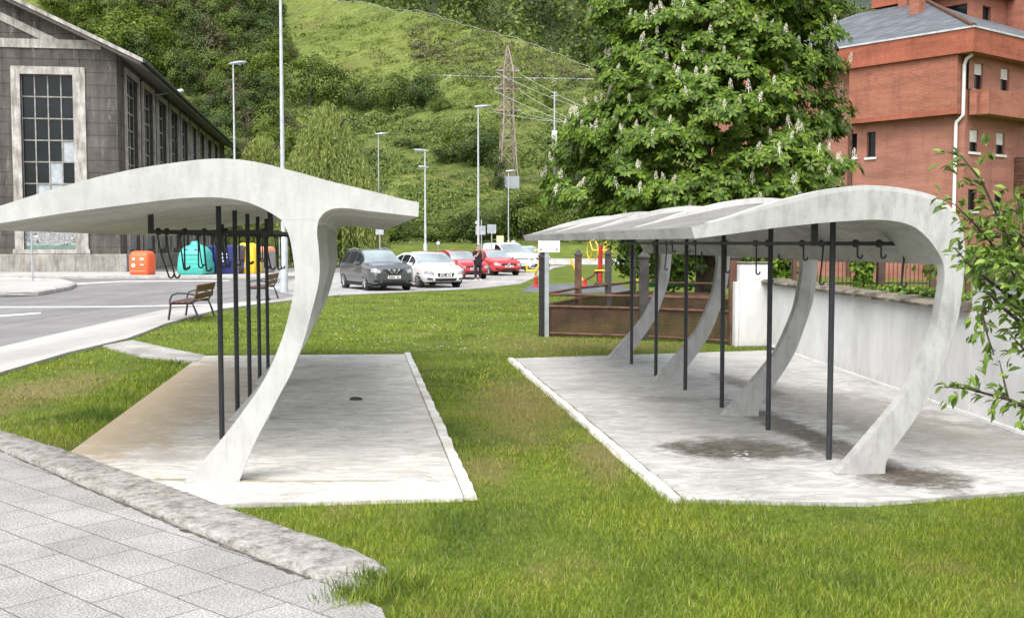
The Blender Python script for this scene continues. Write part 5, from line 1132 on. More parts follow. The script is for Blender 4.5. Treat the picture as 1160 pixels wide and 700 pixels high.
# ================================================================ VEGETATION
def unit(n, r=rng): v = r.normal(size=(n, 3)); return v / np.linalg.norm(v, axis=1, keepdims=True)
def leafquads(P, D, Nn, ln, wd, fold=.25):
    """diamond leaves: base P, along D, facing Nn"""
    D = D / (np.linalg.norm(D, axis=1, keepdims=True) + 1e-9); S = np.cross(D, Nn); S /= (np.linalg.norm(S, axis=1, keepdims=True) + 1e-9); Nn = np.cross(S, D)
    ln = np.broadcast_to(np.asarray(ln, float).reshape(-1, 1), (len(P), 1)); wd = np.broadcast_to(np.asarray(wd, float).reshape(-1, 1), (len(P), 1))
    m = P + D * ln * .55
    V = np.stack([P, m + S * wd * .5 + Nn * wd * fold, P + D * ln, m - S * wd * .5 + Nn * wd * fold], 1)
    return V.reshape(-1, 3)
def qf(n): return np.arange(4 * n, dtype=np.int32).reshape(-1, 4)
def crown_points(n, cl, spread, r=rng, flat=.7):
    """n points spread over clump centres cl (k,3) with radii spread (k,)"""
    k = r.integers(0, len(cl), n); d = unit(n, r) * (r.random((n, 1)) ** .45); d[:, 2] *= flat
    return cl[k] + d * spread[k][:, None], k
def ell_clumps(k, c, rad, r=rng, shell=.55, zmin=-1):
    d = unit(k * 3, r); d = d[d[:, 2] > zmin][:k]; s = shell + (1 - shell) * r.random((len(d), 1)) ** .6
    return np.array(c) + d * s * np.array(rad)
def tube_np(mb, pts, r0, r1, n=7): k = len(pts); mb.tube(pts, [r0 + (r1 - r0) * i / (k - 1) for i in range(k)], n)
G1 = [(0, (.014, .034, .006)), (.35, (.030, .068, .010)), (.7, (.055, .115, .014)), (1, (.095, .17, .024))]
M_CHEST = foliage('chestnut_leaves', [(0, (.032, .070, .009)), (.35, (.070, .135, .014)), (.7, (.12, .20, .021)), (1, (.19, .27, .036))], .6, .28, .5)
M_DARKG = foliage('dark_green_leaves', [(0, (.026, .048, .012)), (.5, (.050, .084, .018)), (1, (.086, .128, .028))], .12, .2)
M_MIDG = foliage('mid_green_leaves', [(0, (.048, .078, .015)), (.5, (.098, .148, .027)), (1, (.158, .21, .045))], .10, .25)
M_LITEG = foliage('fresh_green_leaves', [(0, (.060, .095, .012)), (.5, (.115, .165, .018)), (1, (.17, .23, .034))], .10, .3)
M_OLIVE = foliage('olive_brown_leaves', [(0, (.050, .055, .024)), (.5, (.088, .090, .040)), (1, (.13, .13, .06))], .08, .2)
M_WILLOW = foliage('willow_leaves', [(0, (.15, .20, .05)), (.5, (.25, .31, .085)), (1, (.34, .39, .14))], .3, .3)
M_PLUM = foliage('plum_leaves', [(0, (.050, .095, .016)), (.4, (.10, .175, .026)), (.8, (.17, .265, .045)), (1, (.25, .35, .075))], 2.5, .3, .4)
M_BLOSS = two('cream_blossom', (.62, .58, .44), (.78, .75, .64), 12, .8)

# ---- horse chestnut in flower
cb = D(800, 30.5); ch = thing('chestnut_tree', 'large horse chestnut in white candle blossom behind the metal pen', 'tree', cb)
mb = MB(); tube_np(mb, [(0, 0, 0), (.03, .02, 1.0), (0, .05, 2.2), (-.1, 0, 4.0), (.05, .1, 6.5), (0, 0, 9.5)], .36, .08, 12); mb.lathe([(.62, -.05), (.48, .12), (.38, .4)], 12)
limb_dirs = []
for k in range(16):
    a_ = k * 2.4; z = 1.9 + k * .42; L = 3.4 * (1 - k / 26); d = Vector((math.cos(a_), math.sin(a_), .35)); mb.tube([Vector((0, 0, z)), Vector((0, 0, z)) + d * L * .5, Vector((0, 0, z + .2)) + d * L * .95 + Vector((0, 0, .3))], [.12, .07, .02], 6)
mb.build('trunk', MAT['bark'], ch, smooth=60)
CZ = [1.3, 1.9, 2.5, 3.1, 3.7, 4.9, 6.1, 7.3, 8.6, 9.8, 10.8, 11.5]
def crad(z): return np.interp(z, CZ, [1.2, 2.1, 3.15, 3.65, 3.7, 3.35, 3.0, 2.85, 2.7, 2.3, 1.5, .4])
def cxo(z): return np.interp(z, CZ, [-.3, -.3, -.3, -.28, -.22, -.18, -.05, .15, .36, .4, .4, .4])
# clumps spread evenly over the crown's surface (golden angle), with a fuller, darker inside
K = 760; q_ = (np.arange(K) + .5) / K; zz_ = np.linspace(1.5, 11.3, 400); cdf = np.cumsum(crad(zz_) + .5); cdf /= cdf[-1]; cz = np.interp(q_, cdf, zz_) + rng.normal(0, .22, K)
ca = np.arange(K) * 2.399963 + rng.normal(0, .25, K); lump = 1 + .09 * np.sin(ca * 3 + cz * 1.3) + .07 * np.sin(ca * 5 - cz * 1.9) + .06 * np.sin(cz * 4.1 + ca * 2)
cr = crad(cz) * lump * np.where(rng.random(K) < .72, .90 + .14 * rng.random(K), .35 + .5 * rng.random(K))
cl = np.stack([cr * np.cos(ca) + cxo(cz), cr * np.sin(ca), cz], 1); spd = .34 + .30 * rng.random(K)
NCL = 21000
kk_ = rng.integers(0, K, NCL); d = unit(NCL); d[:, 2] = np.abs(d[:, 2]) * .85 - .25; P = cl[kk_] + d * spd[kk_][:, None] * (.7 + .35 * rng.random((NCL, 1)))
outw = (P - np.array([.1, 0, 0])) * np.array([1, 1, 0]); outw /= np.linalg.norm(outw, axis=1, keepdims=True) + 1e-6
axis = d * .55 + outw * .5 + np.array([0, 0, .45]) + unit(NCL) * .3; axis /= np.linalg.norm(axis, axis=1, keepdims=True)
V = []
tmp = np.cross(axis, unit(NCL)); tmp /= np.linalg.norm(tmp, axis=1, keepdims=True); tm2 = np.cross(axis, tmp); lsz = (.13 + .09 * rng.random(NCL))
for q in range(6):
    a_ = 2 * math.pi * q / 6 + rng.random((NCL, 1)) * .4; rad = tmp * np.cos(a_) + tm2 * np.sin(a_)
    D_ = rad * .95 + axis * .08 + np.array([0, 0, -.42]) * rng.uniform(.4, 1.5, (NCL, 1)); V.append(leafquads(P + rad * .015, D_, axis, lsz * rng.uniform(.8, 1.2, NCL), lsz * .44, -.15))
V = np.concatenate(V); npmesh('crown', V, qf(len(V) // 4), M_CHEST, ch)
# blossom candles: the ones that show largest (towards the road) each a part, the rest one part
rel = np.hypot(P[:, 0] - cxo(P[:, 2]), P[:, 1]) / crad(P[:, 2]); out_k = np.nonzero((d[:, 2] > .0) & (rel > .92))[0]; rng.shuffle(out_k)
pick, backp = [], []; taken = np.zeros((0, 3))
for i in out_k:                       # candles keep their distance from each other
    if len(taken) and np.min(np.linalg.norm(taken - P[i], axis=1)) < rng.uniform(.16, .52): continue
    taken = np.vstack([taken, P[i]]); (pick if P[i, 1] < .8 else backp).append(i)
    if len(taken) > 620: break
def candle():
    m = MB(); r_ = random.Random(5)
    for k in range(46):
        z = .02 + .24 * k / 46; rr = .052 * (1 - (z / .28) ** 1.4) + .008; a_ = k * 2.4; c = Vector((rr * math.cos(a_), rr * math.sin(a_), z)); s_ = .019
        q = [Vector((r_.uniform(-1, 1), r_.uniform(-1, 1), r_.uniform(-1, 1))).normalized() * s_ for _ in range(4)]; m.add([c + q[0], c + q[1], c + q[2], c + q[3]], [(0, 1, 2), (0, 3, 1), (1, 3, 2), (0, 2, 3)])
    m.tube([(0, 0, -.06), (0, 0, .24)], .008, 4); return m
cm = candle(); c0 = cm.build('blossom', M_BLOSS, ch)
rest = MB(); cvv = [Vector(v) for v in cm.v]
for q, i in enumerate(pick + backp):
    tlt = Matrix.Rotation(random.uniform(-.35, .35), 3, 'X') @ Matrix.Rotation(random.uniform(-.35, .35), 3, 'Y'); s_ = random.uniform(.7, 1.2)
    if q < 100:
        o = c0 if q == 0 else dup(c0, parent=ch); o.location = P[i] + np.array([0, 0, .05]); o.rotation_euler = tlt.to_euler(); o.scale = (s_, s_, s_)
    else: rest.add([tlt @ (v * s_) + Vector(P[i]) + Vector((0, 0, .03)) for v in cvv], cm.f)
rb = rest.build('blossom', M_BLOSS, ch); rb['kind'] = 'stuff'

# ---- generic leafy plants (shared meshes)
def bush_mesh(n, k, rad, c, leaf, seed, flat=.75, zmin=-.2, shell=.5, spread=.34):
    r = np.random.default_rng(seed); cl_ = ell_clumps(k, c, rad, r, shell, zmin); sp = np.linalg.norm(rad) / 1.7 * spread * (.7 + .6 * r.random(len(cl_))); P_, kk2 = crown_points(n, cl_, sp, r, flat)
    N_ = (P_ - np.array(c)) / np.array(rad) + unit(n, r) * .7 + np.array([0, 0, .5]); N_ /= np.linalg.norm(N_, axis=1, keepdims=True)
    D_ = np.cross(N_, unit(n, r)); V_ = leafquads(P_, D_, N_, leaf * (.7 + .6 * r.random(n)), leaf * .62, .12); return V_
def plant(name, label, cat, V_, mat, loc, rz=0, sc=1, trunk=None, group=None):
    t = thing(name, label, cat, loc, rz, group); t.scale = (sc, sc, sc) if not isinstance(sc, tuple) else sc
    npmesh('crown', V_, qf(len(V_) // 4), mat, t)
    if trunk:
        mb = MB(); h, r0 = trunk; mb.tube([(0, 0, -.4), (.02 * h, 0, h * .5), (-.02 * h, .02 * h, h)], [r0, r0 * .75, r0 * .35], 7)
        for a_ in (0, 2.1, 4.2): mb.tube([(0, 0, h * .45), (math.cos(a_) * h * .22, math.sin(a_) * h * .22, h * .8)], [r0 * .5, r0 * .2], 5)
        mb.build('trunk', MAT['bark'], t, smooth=60)
    return t
# ---- willow
def willow(label, px, Y, ytop, w, seed, xs=1.0):
    b = at(px, 300, Y); zb = float(gz(b.x, Y)); H = at(px, ytop, Y).z - zb; Rw = w / 2 * Y / F_PX; r = np.random.default_rng(seed)
    t = thing('willow_tree', label, 'tree', (b.x, Y, zb)); mb = MB(); mb.tube([(0, 0, -.3), (.1, 0, H * .25), (0, .1, H * .55), (.1, 0, H * .8)], [.45, .36, .22, .08], 9)
    for k in range(9): a_ = k * 2.3; mb.tube([(0, 0, H * (.3 + .05 * k)), (math.cos(a_) * Rw * .4, math.sin(a_) * Rw * .4, H * (.55 + .04 * k)), (math.cos(a_) * Rw * .7, math.sin(a_) * Rw * .7, H * (.55 + .035 * k))], [.16, .09, .03], 5)
    mb.build('trunk', MAT['bark'], t, smooth=60)
    V_ = []; ns = 950
    for k in range(ns):
        a_ = r.random() * 6.283; q = r.random() ** .6; rr = Rw * q; zt = H * (1 - .62 * q ** 1.7) * (.86 + .14 * r.random()) ; L = min(zt - .4, H * (.18 + .40 * r.random())); n = max(6, int(L / .10)); tt = np.linspace(0, 1, n)
        ox_, oy_ = rr * math.cos(a_), rr * math.sin(a_); sw_ = r.normal(0, .25, 2)
        Pp = np.stack([ox_ * (1 + .10 * tt) + sw_[0] * tt ** 2, oy_ * (1 + .10 * tt) + sw_[1] * tt ** 2, zt - L * tt ** 1.15 + .25 * np.sin(tt * 3) * (1 - tt)], 1) + r.normal(0, .06, (n, 3))
        Dd = np.array([0, 0, -1]) + r.normal(0, .35, (n, 3)); V_.append(leafquads(Pp, Dd, unit(n, r), .30 + .14 * r.random(n), .05 + .035 * r.random(n)))
    V_ = np.concatenate(V_); npmesh('crown', V_, qf(len(V_) // 4), M_WILLOW, t); return t
willow('tall weeping willow behind the left shelter, its strands hanging down to the car park', 372, 84, 111, 120, 3)
willow('lower pale weeping willow between the hall and the tall willow', 299, 92, 146, 100, 4)
willow('small spreading willow at the right skirt of the tall willow', 412, 88, 178, 52, 5)
# ---- trees and bushes on the hill that one can tell apart: (px, base py, width px, height px, kind)
proto = {}
def hill_mesh(kind, v):
    if (kind, v) not in proto:
        n, k, rad, lf_ = {'round': (3600, 34, (.48, .48, .40), .052), 'tall': (3200, 32, (.36, .36, .5), .05), 'low': (3200, 30, (.55, .5, .34), .05), 'fir': (1200, 20, (.30, .30, .52), .07)}[kind]
        V_ = bush_mesh(n, k, rad, (0, 0, .44 if kind != 'low' else .30), lf_, 11 + v * 7 + len(kind), .8, -1, .35, .42)
        o = npmesh('crown', V_, qf(len(V_) // 4), M_MIDG); proto[(kind, v)] = o.data; bpy.data.objects.remove(o)
        mb = MB(); mb.tube([(0, 0, -.08), (.01, 0, .3), (0, .01, .6)], [.045, .032, .012], 6)
        for a_ in (0, 2.1, 4.2): mb.tube([(0, 0, .28), (math.cos(a_) * .2, math.sin(a_) * .2, .55)], [.02, .008], 4)
        o = mb.build('trunk', MAT['bark'], None, smooth=60); proto[(kind, v, 't')] = o.data; bpy.data.objects.remove(o)
    return proto[(kind, v)], proto[(kind, v, 't')]
def hill_tree(px, py, w, h, kind, mat, name, label, cat, f=gz, y0=60, group='trees and bushes on the grassy hill', seed=0):
    p = hit(px, py, f, y0); r = random.Random(int(px * 31 + py * 7 + seed)); s = p.y / F_PX
    t = thing(name, label, cat, p - Vector((0, 0, .02 * h * s)), r.uniform(0, 6.28), group); t.scale = (w * s * 1.0, w * s * 1.0, h * s)
    me, tr = hill_mesh(kind, r.randint(0, 2)); o = bpy.data.objects.new('crown', me); COL.objects.link(o); o.parent = t
    o.material_slots[0].link = 'OBJECT'; o.material_slots[0].material = mat
    o2 = bpy.data.objects.new('trunk', tr); COL.objects.link(o2); o2.parent = t; return t
HT = [  # position, size, kind, material, label
 (352, 120, 62, 66, 'round', M_MIDG, 'bushy mid green tree on the hill directly above the tall willow'),
 (382, 124, 52, 60, 'round', M_MIDG, 'rounded green tree left in the dark thicket halfway up the hill'),
 (414, 124, 46, 42, 'low', M_DARKG, 'dark low bush in the thicket left of its highest crown'),
 (445, 125, 52, 50, 'round', M_MIDG, 'broad green crown in the thicket halfway up the hill'),
 (478, 124, 50, 50, 'round', M_DARKG, 'dark green crown at the right end of the thicket halfway up'),
 (498, 126, 24, 26, 'low', M_MIDG, 'small bush at the right tip of the thicket halfway up'),
 (513, 178, 34, 42, 'tall', M_LITEG, 'bright yellow green young tree left of the pylon'),
 (536, 186, 60, 50, 'round', M_DARKG, 'dark dense round bush left of the pylon'),
 (512, 184, 44, 30, 'low', M_DARKG, 'dark low bush under the bright young tree'),
 (552, 178, 36, 44, 'round', M_MIDG, 'mid green bush touching the left of the pylon'),
 (562, 216, 26, 52, 'tall', M_DARKG, 'narrow dark shrub climbing the foot of the pylon'),
 (457, 165, 20, 14, 'low', M_DARKG, 'small dark bush on the mown slope below the thicket'),
 (470, 168, 24, 10, 'low', M_DARKG, 'flat dark bush beside the small one on the mown slope'),
 (604, 232, 44, 28, 'low', M_MIDG, 'rounded bush right of the pylon foot'),
 (640, 225, 54, 60, 'round', M_DARKG, 'dark bush on the slope at the left edge of the chestnut'),
 (318, 70, 40, 28, 'low', M_OLIVE, 'brownish bush on the ridge shoulder near the left tall lamp'),
 (622, 122, 20, 22, 'tall', M_LITEG, 'small pale bush on the slope right of the pylon'),
 (655, 160, 28, 26, 'low', M_MIDG, 'green bush near the steel mast'),
]
for px, py, w, h, kind, m, lab in HT: hill_tree(px, py, w, h, kind, m, 'hill_tree' if h > 40 else 'bush', lab, 'tree' if h > 40 else 'bush')
# dense slope on the left: many crowns, told apart by colour, size and neighbours
r = random.Random(12); n_ = 0
mats_l = [(M_MIDG, 'mid green'), (M_DARKG, 'dark green'), (M_LITEG, 'fresh green'), (M_OLIVE, 'olive brown'), (M_MIDG, 'mid green'), (M_DARKG, 'dark green')]
for row, (py, n) in enumerate(((14, 20), (34, 18), (56, 17), (80, 15), (104, 12), (130, 9), (158, 8), (186, 7))):
    x0 = (52, 88, 120, 155, 190, 215, 240, 250)[row]; x1 = (318, 318, 318, 316, 316, 315, 330, 335)[row]
    for k in range(n):
        px = x0 + (x1 - x0) * (k + r.uniform(.1, .9)) / n; s = r.uniform(.8, 1.35); m, cn = r.choice(mats_l); kind = r.choice(['round', 'round', 'tall', 'low'])
        hill_tree(px, py + r.uniform(-6, 8), 34 * s, (46 if kind == 'tall' else 36) * s, kind, m, 'hill_tree', '%s %s tree crown in the %s of the thicket beyond the hall roof' % (cn, {'round': 'round', 'tall': 'upright', 'low': 'spreading'}[kind], ('top rows', 'top rows', 'upper rows', 'upper rows', 'middle rows', 'middle rows', 'lowest rows', 'lowest rows')[row]), 'tree', group='thicket beyond the hall, %s %s crowns of rows %d' % (cn, kind, row // 2), seed=k)
# tall yellow green tree right above the hall roof
hill_tree(150, 66, 84, 62, 'round', M_LITEG, 'hill_tree', 'large yellow green tree rising just above the hall roof edge', 'tree')
hill_tree(88, 24, 30, 40, 'tall', M_LITEG, 'hill_tree', 'pale upright tree at the top left above the roof', 'tree')
# ---- hedge of bushes at the foot of the hill, behind the car park
r = random.Random(5)
for k, px in enumerate(np.linspace(425, 690, 20)):
    s = r.uniform(.8, 1.3); m, cn = r.choice([(M_MIDG, 'mid green'), (M_DARKG, 'dark green'), (M_LITEG, 'fresh green'), (M_MIDG, 'mid green')]); h = np.interp(px, (425, 500, 560, 600, 690), (26, 22, 46, 58, 60)) * s
    hill_tree(px + r.uniform(-4, 4), np.interp(px, (425, 690), (272, 270)) + r.uniform(-3, 3), 42 * s, h, 'round', m, 'bush', '%s bush in the hedge behind the parked cars at the foot of the hill' % cn, 'bush', y0=105, group='hedge behind the car park, %s bushes' % cn)
hill_tree(548, 274, 36, 24, 'round', M_LITEG, 'bush', 'clipped pale round bush behind the traffic signs', 'bush', y0=100)
for k, px in enumerate((386, 402, 416, 432, 446)):
    hill_tree(px, 273, 30, (40, 34, 46, 30, 34)[k], 'round', (M_DARKG, M_MIDG)[k % 2], 'bush', ('dark', 'mid green')[k % 2] + ' bush seen under the right wing of the left shelter', 'bush', y0=100, group='bushes under the left shelter wing, ' + ('dark', 'mid green')[k % 2])

# ---- bracken and low scrub over the hillside (a mass)
def scrub(n, mask, leaf, mat, name, label, hgt, seed):
    r = np.random.default_rng(seed); px = r.uniform(230, 720, n * 3); py = r.uniform(20, 276, n * 3); pts = []
    for a_, b_ in zip(px, py):
        if len(pts) >= n: break
        if not mask(a_, b_, r): continue
        p = hit(a_, b_, gz, 108)
        if p.y < 640: pts.append(p)
    C = np.array(pts); k = 30; C = np.repeat(C, k, 0); sc = np.repeat(r.uniform(.6, 1.5, len(pts)), k)[:, None] * (C[:, 1:2] / 190)
    dd = unit(len(C), r) * np.array([1.5, 1.5, .55]) * sc * (r.random((len(C), 1)) ** .5); dd[:, 2] = np.abs(dd[:, 2]) * hgt
    N_ = dd + np.array([0, 0, .7]) + unit(len(C), r) * .5; N_ /= np.linalg.norm(N_, axis=1, keepdims=True)
    V_ = leafquads(C + dd, np.cross(N_, unit(len(C), r)), N_, leaf * sc[:, 0] * (.7 + .6 * r.random(len(C))), leaf * .6 * sc[:, 0])
    tag(npmesh(name, V_, qf(len(V_) // 4), mat), label, 'scrub', None, 'stuff')
def band(y, c, w): return math.exp(-((y - c) / w) ** 2)
def mask_low(x, y, r):        # lower slope and terraces
    bright = band(y - (x - 430) * .28, 165, 9) if x > 400 else 0; bright += (x > 330) * (y < 78) * .8       # mown strip falling to the right
    bright += band(y - (x - 330) * .16, 20, 16) * .9 + band(y - (x - 560) * .5, 150, 22) * .6
    dens = .10 + .75 * (y > 130) * (math.sin(x * .05 + y * .09) * .4 + .6) ; dens *= (1 - min(1, bright) * .95)
    return r.random() < dens
scrub(3500, mask_low, .42, M_MIDG, 'bracken', 'green bracken and low scrub covering the lower hillside', 1.0, 21)
scrub(1500, lambda x, y, r: mask_low(x, y, r) and math.sin(x * .031 + 1.0) + math.sin(y * .075 + x * .02) > .35, .42, M_DARKG, 'scrub', 'darker scrub patches over the hillside', 1.1, 22)
scrub(1500, lambda x, y, r: r.random() < band(y - (x - 560) * .16, 72, 22) * (x > 470) + band(y, 60, 30) * (x < 330) * .8, .4, M_OLIVE, 'dry_scrub', 'brownish dry scrub near the crest of the hillside', .8, 23)

scrub(1300, lambda x, y, r: 330 < x < 690 and y < 130 and r.random() < .35 + .5 * math.sin(x * .043 + y * .11) ** 2, .34, M_LITEG, 'tussocks', 'pale grass tussocks over the upper hillside', .5, 24)
scrub(1500, lambda x, y, r: x < 318 + .12 * y and y < 190, .45, M_MIDG, 'undergrowth', 'green undergrowth between the thicket trees', 1.3, 25)
# ---- far woods: one mass each
def woods(n, xr, yr, f, sz, mat, name, label, seed, q=230):
    r = np.random.default_rng(seed); X = r.uniform(*xr, n); Y = r.uniform(*yr, n); Z = f(X, Y); S = sz * r.uniform(.7, 1.35, n)
    C = np.repeat(np.stack([X, Y, Z], 1), q, 0); s = np.repeat(S, q)[:, None]; dd = unit(n * q, r); dd *= (.6 + .4 * r.random((n * q, 1))) * (1 + .25 * np.sin(dd[:, :1] * 7 + np.repeat(X, q)[:, None]))
    N_ = dd + unit(n * q, r) * .5; N_ /= np.linalg.norm(N_, axis=1, keepdims=True); Pp = C + dd * s * np.array([.62, .62, .85]) + np.array([0, 0, .75]) * s
    V_ = leafquads(Pp, np.cross(N_, unit(n * q, r)), N_, .14 * s[:, 0], .10 * s[:, 0]); tag(npmesh(name, V_, qf(len(V_) // 4), mat), label, 'wood', None, 'stuff')
woods(620, (-190, 330), (500, 800), gz2, 13, M_MIDG, 'wood', 'mixed green wood on the far ridge', 31)
woods(420, (-190, 330), (500, 800), gz2, 13, M_DARKG, 'wood', 'dark green trees of the wood on the far ridge', 32)
woods(330, (-150, 80), (440, 560), lambda X, Y: np.where(Y > np.clip(418 - 1.4 * X, 260, 580) + 25, np.maximum(gz2(X, Y), gz(X, Y)), -200), 11, M_MIDG, 'wood', 'green trees of the wood just beyond the grassy crest', 34)
woods(150, (-100, 330), (480, 800), gz2, 12, M_OLIVE, 'wood', 'grey brown bare trees in the wood on the far ridge', 33)

# ---- garden plants on the right: climbers, creepers, shrubs behind the wall
def climber(px, Y, y0, y1, wpx, label, seed):
    b = at(px, 300, Y); h = at(px, y0, Y).z - TZ; w = wpx * Y / F_PX; V_ = bush_mesh(900, 22, (w / 2, w / 2, h / 2), (0, 0, h / 2), .13, seed, 1.0, -1, .3, .3); return plant('climber', label, 'climber', V_, M_CHEST, (b.x, Y, TZ), trunk=(h * .8, .03))
climber(889, 23.4, 272, 322, 26, 'leafy climber column on the railing left of the second shelter leg gap', 41)
climber(978, 22.6, 274, 322, 22, 'leafy climber wrapped round the railing under the roof arch', 42)
climber(862, 24.5, 268, 330, 40, 'dense leafy shrub behind the white gate pier', 43)
V_ = bush_mesh(1300, 40, (.24, 2.4, .05), (0, 0, .02), .085, 44, .4, -.3, .2, .06)
pl = at(1000, 330, 14.3); c_ = ws0.lerp(ws1, .68) + wn_ * .42
plant('creeper', 'bright green creeper spilling along the top of the coping stones', 'creeper', V_, M_PLUM, (c_.x, c_.y, 1.17), math.atan2(wd.y, wd.x) + R(90))
V_ = bush_mesh(900, 24, (1.3, .5, .35), (0, 0, .3), .12, 45, .7, -.3, .3, .3); plant('shrub', 'low leafy shrub behind the wall at the right edge', 'shrub', V_, M_CHEST, (*at(1150, 300, 13)[:2], TZ + .35))
V_ = bush_mesh(6500, 50, (2.5, 1.3, 1.35), (0, 0, 1.35), .17, 46, .8, -.7, .3, .3); plant('hedge_bush', 'wide dark hedge bush under the chestnut behind the balance beam', 'bush', V_, M_CHEST, (*D(772, 34.6)[:2], 0))

# ---- plum tree whose branches reach in from the right edge
tb = Vector((3.9, 6.1, 0)); pt = thing('plum_tree', 'young fruit tree with fresh green leaves reaching in at the right edge', 'tree', tb)
BR = [[(1230, 420, 6.0), (1180, 360, 5.7), (1150, 290, 5.5), (1128, 240, 5.4), (1112, 205, 5.4), (1090, 178, 5.4), (1072, 172, 5.45)],
      [(1160, 330, 5.6), (1135, 290, 5.5), (1105, 255, 5.4), (1082, 232, 5.4), (1066, 226, 5.4)],
      [(1190, 380, 5.8), (1150, 340, 5.6), (1120, 318, 5.5), (1098, 300, 5.4), (1082, 282, 5.4)],
      [(1150, 290, 5.5), (1135, 262, 5.6), (1118, 250, 5.65), (1098, 268, 5.6), (1086, 276, 5.6)],
      [(1200, 390, 5.7), (1165, 372, 5.5), (1140, 352, 5.4), (1122, 335, 5.35), (1112, 352, 5.3), (1118, 378, 5.3), (1126, 402, 5.3)],
      [(1210, 470, 5.6), (1172, 466, 5.4), (1142, 452, 5.3), (1118, 446, 5.25), (1096, 440, 5.25), (1070, 438, 5.2)],
      [(1142, 452, 5.3), (1136, 425, 5.3), (1132, 408, 5.3)], [(1180, 360, 5.7), (1168, 300, 5.8), (1158, 250, 5.8), (1150, 215, 5.9)],
      [(1210, 400, 5.6), (1180, 400, 5.4), (1160, 396, 5.3), (1146, 380, 5.3)], [(1215, 330, 5.6), (1180, 300, 5.4), (1150, 268, 5.3), (1125, 262, 5.3)], [(1220, 260, 5.6), (1185, 285, 5.3), (1160, 300, 5.2), (1138, 322, 5.15)], [(1220, 330, 5.5), (1190, 318, 5.2), (1165, 325, 5.1), (1145, 300, 5.1)], [(1225, 290, 5.5), (1195, 262, 5.4), (1172, 278, 5.3), (1150, 262, 5.3)], [(1215, 300, 5.5), (1185, 340, 5.2), (1158, 352, 5.2), (1135, 338, 5.2)], [(1150, 290, 5.5), (1130, 300, 5.2), (1108, 290, 5.2), (1090, 302, 5.2)], [(1210, 280, 5.9), (1180, 262, 5.7), (1152, 240, 5.6), (1130, 232, 5.6)], [(1200, 350, 5.4), (1172, 330, 5.3), (1140, 312, 5.3), (1122, 300, 5.3)]]
mb = MB(); mb.tube([(0, 0, 0), (.02, 0, .5), (-.05, .02, 1.1), (-.1, 0, 1.9)], [.05, .042, .034, .015], 8)
lv_P, lv_D, lv_N = [], [], []; r = np.random.default_rng(77)
trunk_top = tb + Vector((-.05, .02, 1.1))
for bi, B_ in enumerate(BR):
    pts = [at(x, y, Y) - tb for x, y, Y in B_]
    if B_[0][0] >= 1190: pts = [Vector((-.02, .0, max(.35, min(1.4, pts[0].z - .25))))] + pts
    n = len(pts); r0_ = .014 if B_[0][0] >= 1185 else .007; mb.tube(pts, [r0_ * (1 - .8 * i / (n - 1)) for i in range(n)], 6)
    A2 = np.array([tuple(p) for p in pts]); d2_ = np.r_[0, np.cumsum(np.linalg.norm(np.diff(A2, axis=0), axis=1))]
    for s_ in np.arange(.12, d2_[-1], .0165):
        c = np.array([np.interp(s_, d2_, A2[:, i]) for i in range(3)]); c2 = np.array([np.interp(s_ + .02, d2_, A2[:, i]) for i in range(3)]); ax = c2 - c; ax /= np.linalg.norm(ax) + 1e-9
        side = unit(1, r)[0]; side -= ax * side.dot(ax); side[2] += .1; tw = c + side * r.uniform(.0, .13) * (1 if r.random() < .7 else .3)
        for q in range(r.integers(2, 5)):
            dl = side * .8 + ax * .7 + unit(1, r)[0] * .6 + np.array([0, 0, -.15]); lv_P.append(tw + unit(1, r)[0] * .012); lv_D.append(dl); nn = unit(1, r)[0] * .6 + np.array([0, -.2, .9]); lv_N.append(nn)
mb.build('trunk', MAT['bark'], pt, smooth=60)
lv_P, lv_D, lv_N = map(np.array, (lv_P, lv_D, lv_N)); n = len(lv_P)
D_ = lv_D / np.linalg.norm(lv_D, axis=1, keepdims=True); S_ = np.cross(D_, lv_N); S_ /= np.linalg.norm(S_, axis=1, keepdims=True); N_ = np.cross(S_, D_); ln = (.036 + .034 * r.random(n))[:, None]; w_ = ln * .42
rowsV = []
for f_, wf, dz in ((0, .06, 0), (.28, .8, .0), (.6, .95, -.05), (1.0, .04, -.22)):
    c = lv_P + D_ * ln * f_ + N_ * ln * dz
    rowsV += [c - S_ * w_ * wf / 1.0 * .5 + N_ * w_ * wf * .22, c, c + S_ * w_ * wf * .5 + N_ * w_ * wf * .22]
V_ = np.stack(rowsV, 1).reshape(-1, 3); base = (np.arange(n) * 12)[:, None, None]; fq = np.array([[3 * i + j, 3 * i + j + 1, 3 * i + j + 4, 3 * i + j + 3] for i in range(3) for j in range(2)])[None]
npmesh('crown', V_, (base + fq).reshape(-1, 4), M_PLUM, pt, smooth=180)

# ---- grass blades on the lawn (a mass)
def m_blade():
    t = NT('grass_blades'); g = t.n('NewGeometry'); p = g.outputs['Position']
    c = t.ramp(g.outputs['Random Per Island'], [(0, (.120, .175, .022)), (.4, (.188, .270, .030)), (.75, (.255, .335, .044)), (.93, (.34, .37, .08)), (1, (.44, .39, .19))])
    pt_ = t.ramp(t.noise(p, .8, 6, .65, .4), [(.34, (.46, .56, .62)), (.48, (.95, .95, .95)), (.66, (1.3, 1.16, .85))]); c = t.mix(1.0, c, pt_, 'MULTIPLY')
    c = t.mix(dry_zones(t, p), c, (.30, .25, .10)); t.col(c); t.set(.6, 0, .2)
    tr = t.n('BsdfTranslucent'); t.l(c, tr.inputs[0]); mx = t.n('MixShader'); mx.inputs[0].default_value = .35
    t.l(t.b.outputs[0], mx.inputs[1]); t.l(tr.outputs[0], mx.inputs[2]); t.l(mx.outputs[0], t.out.inputs[0]); return t.m
M_BLADE = m_blade()
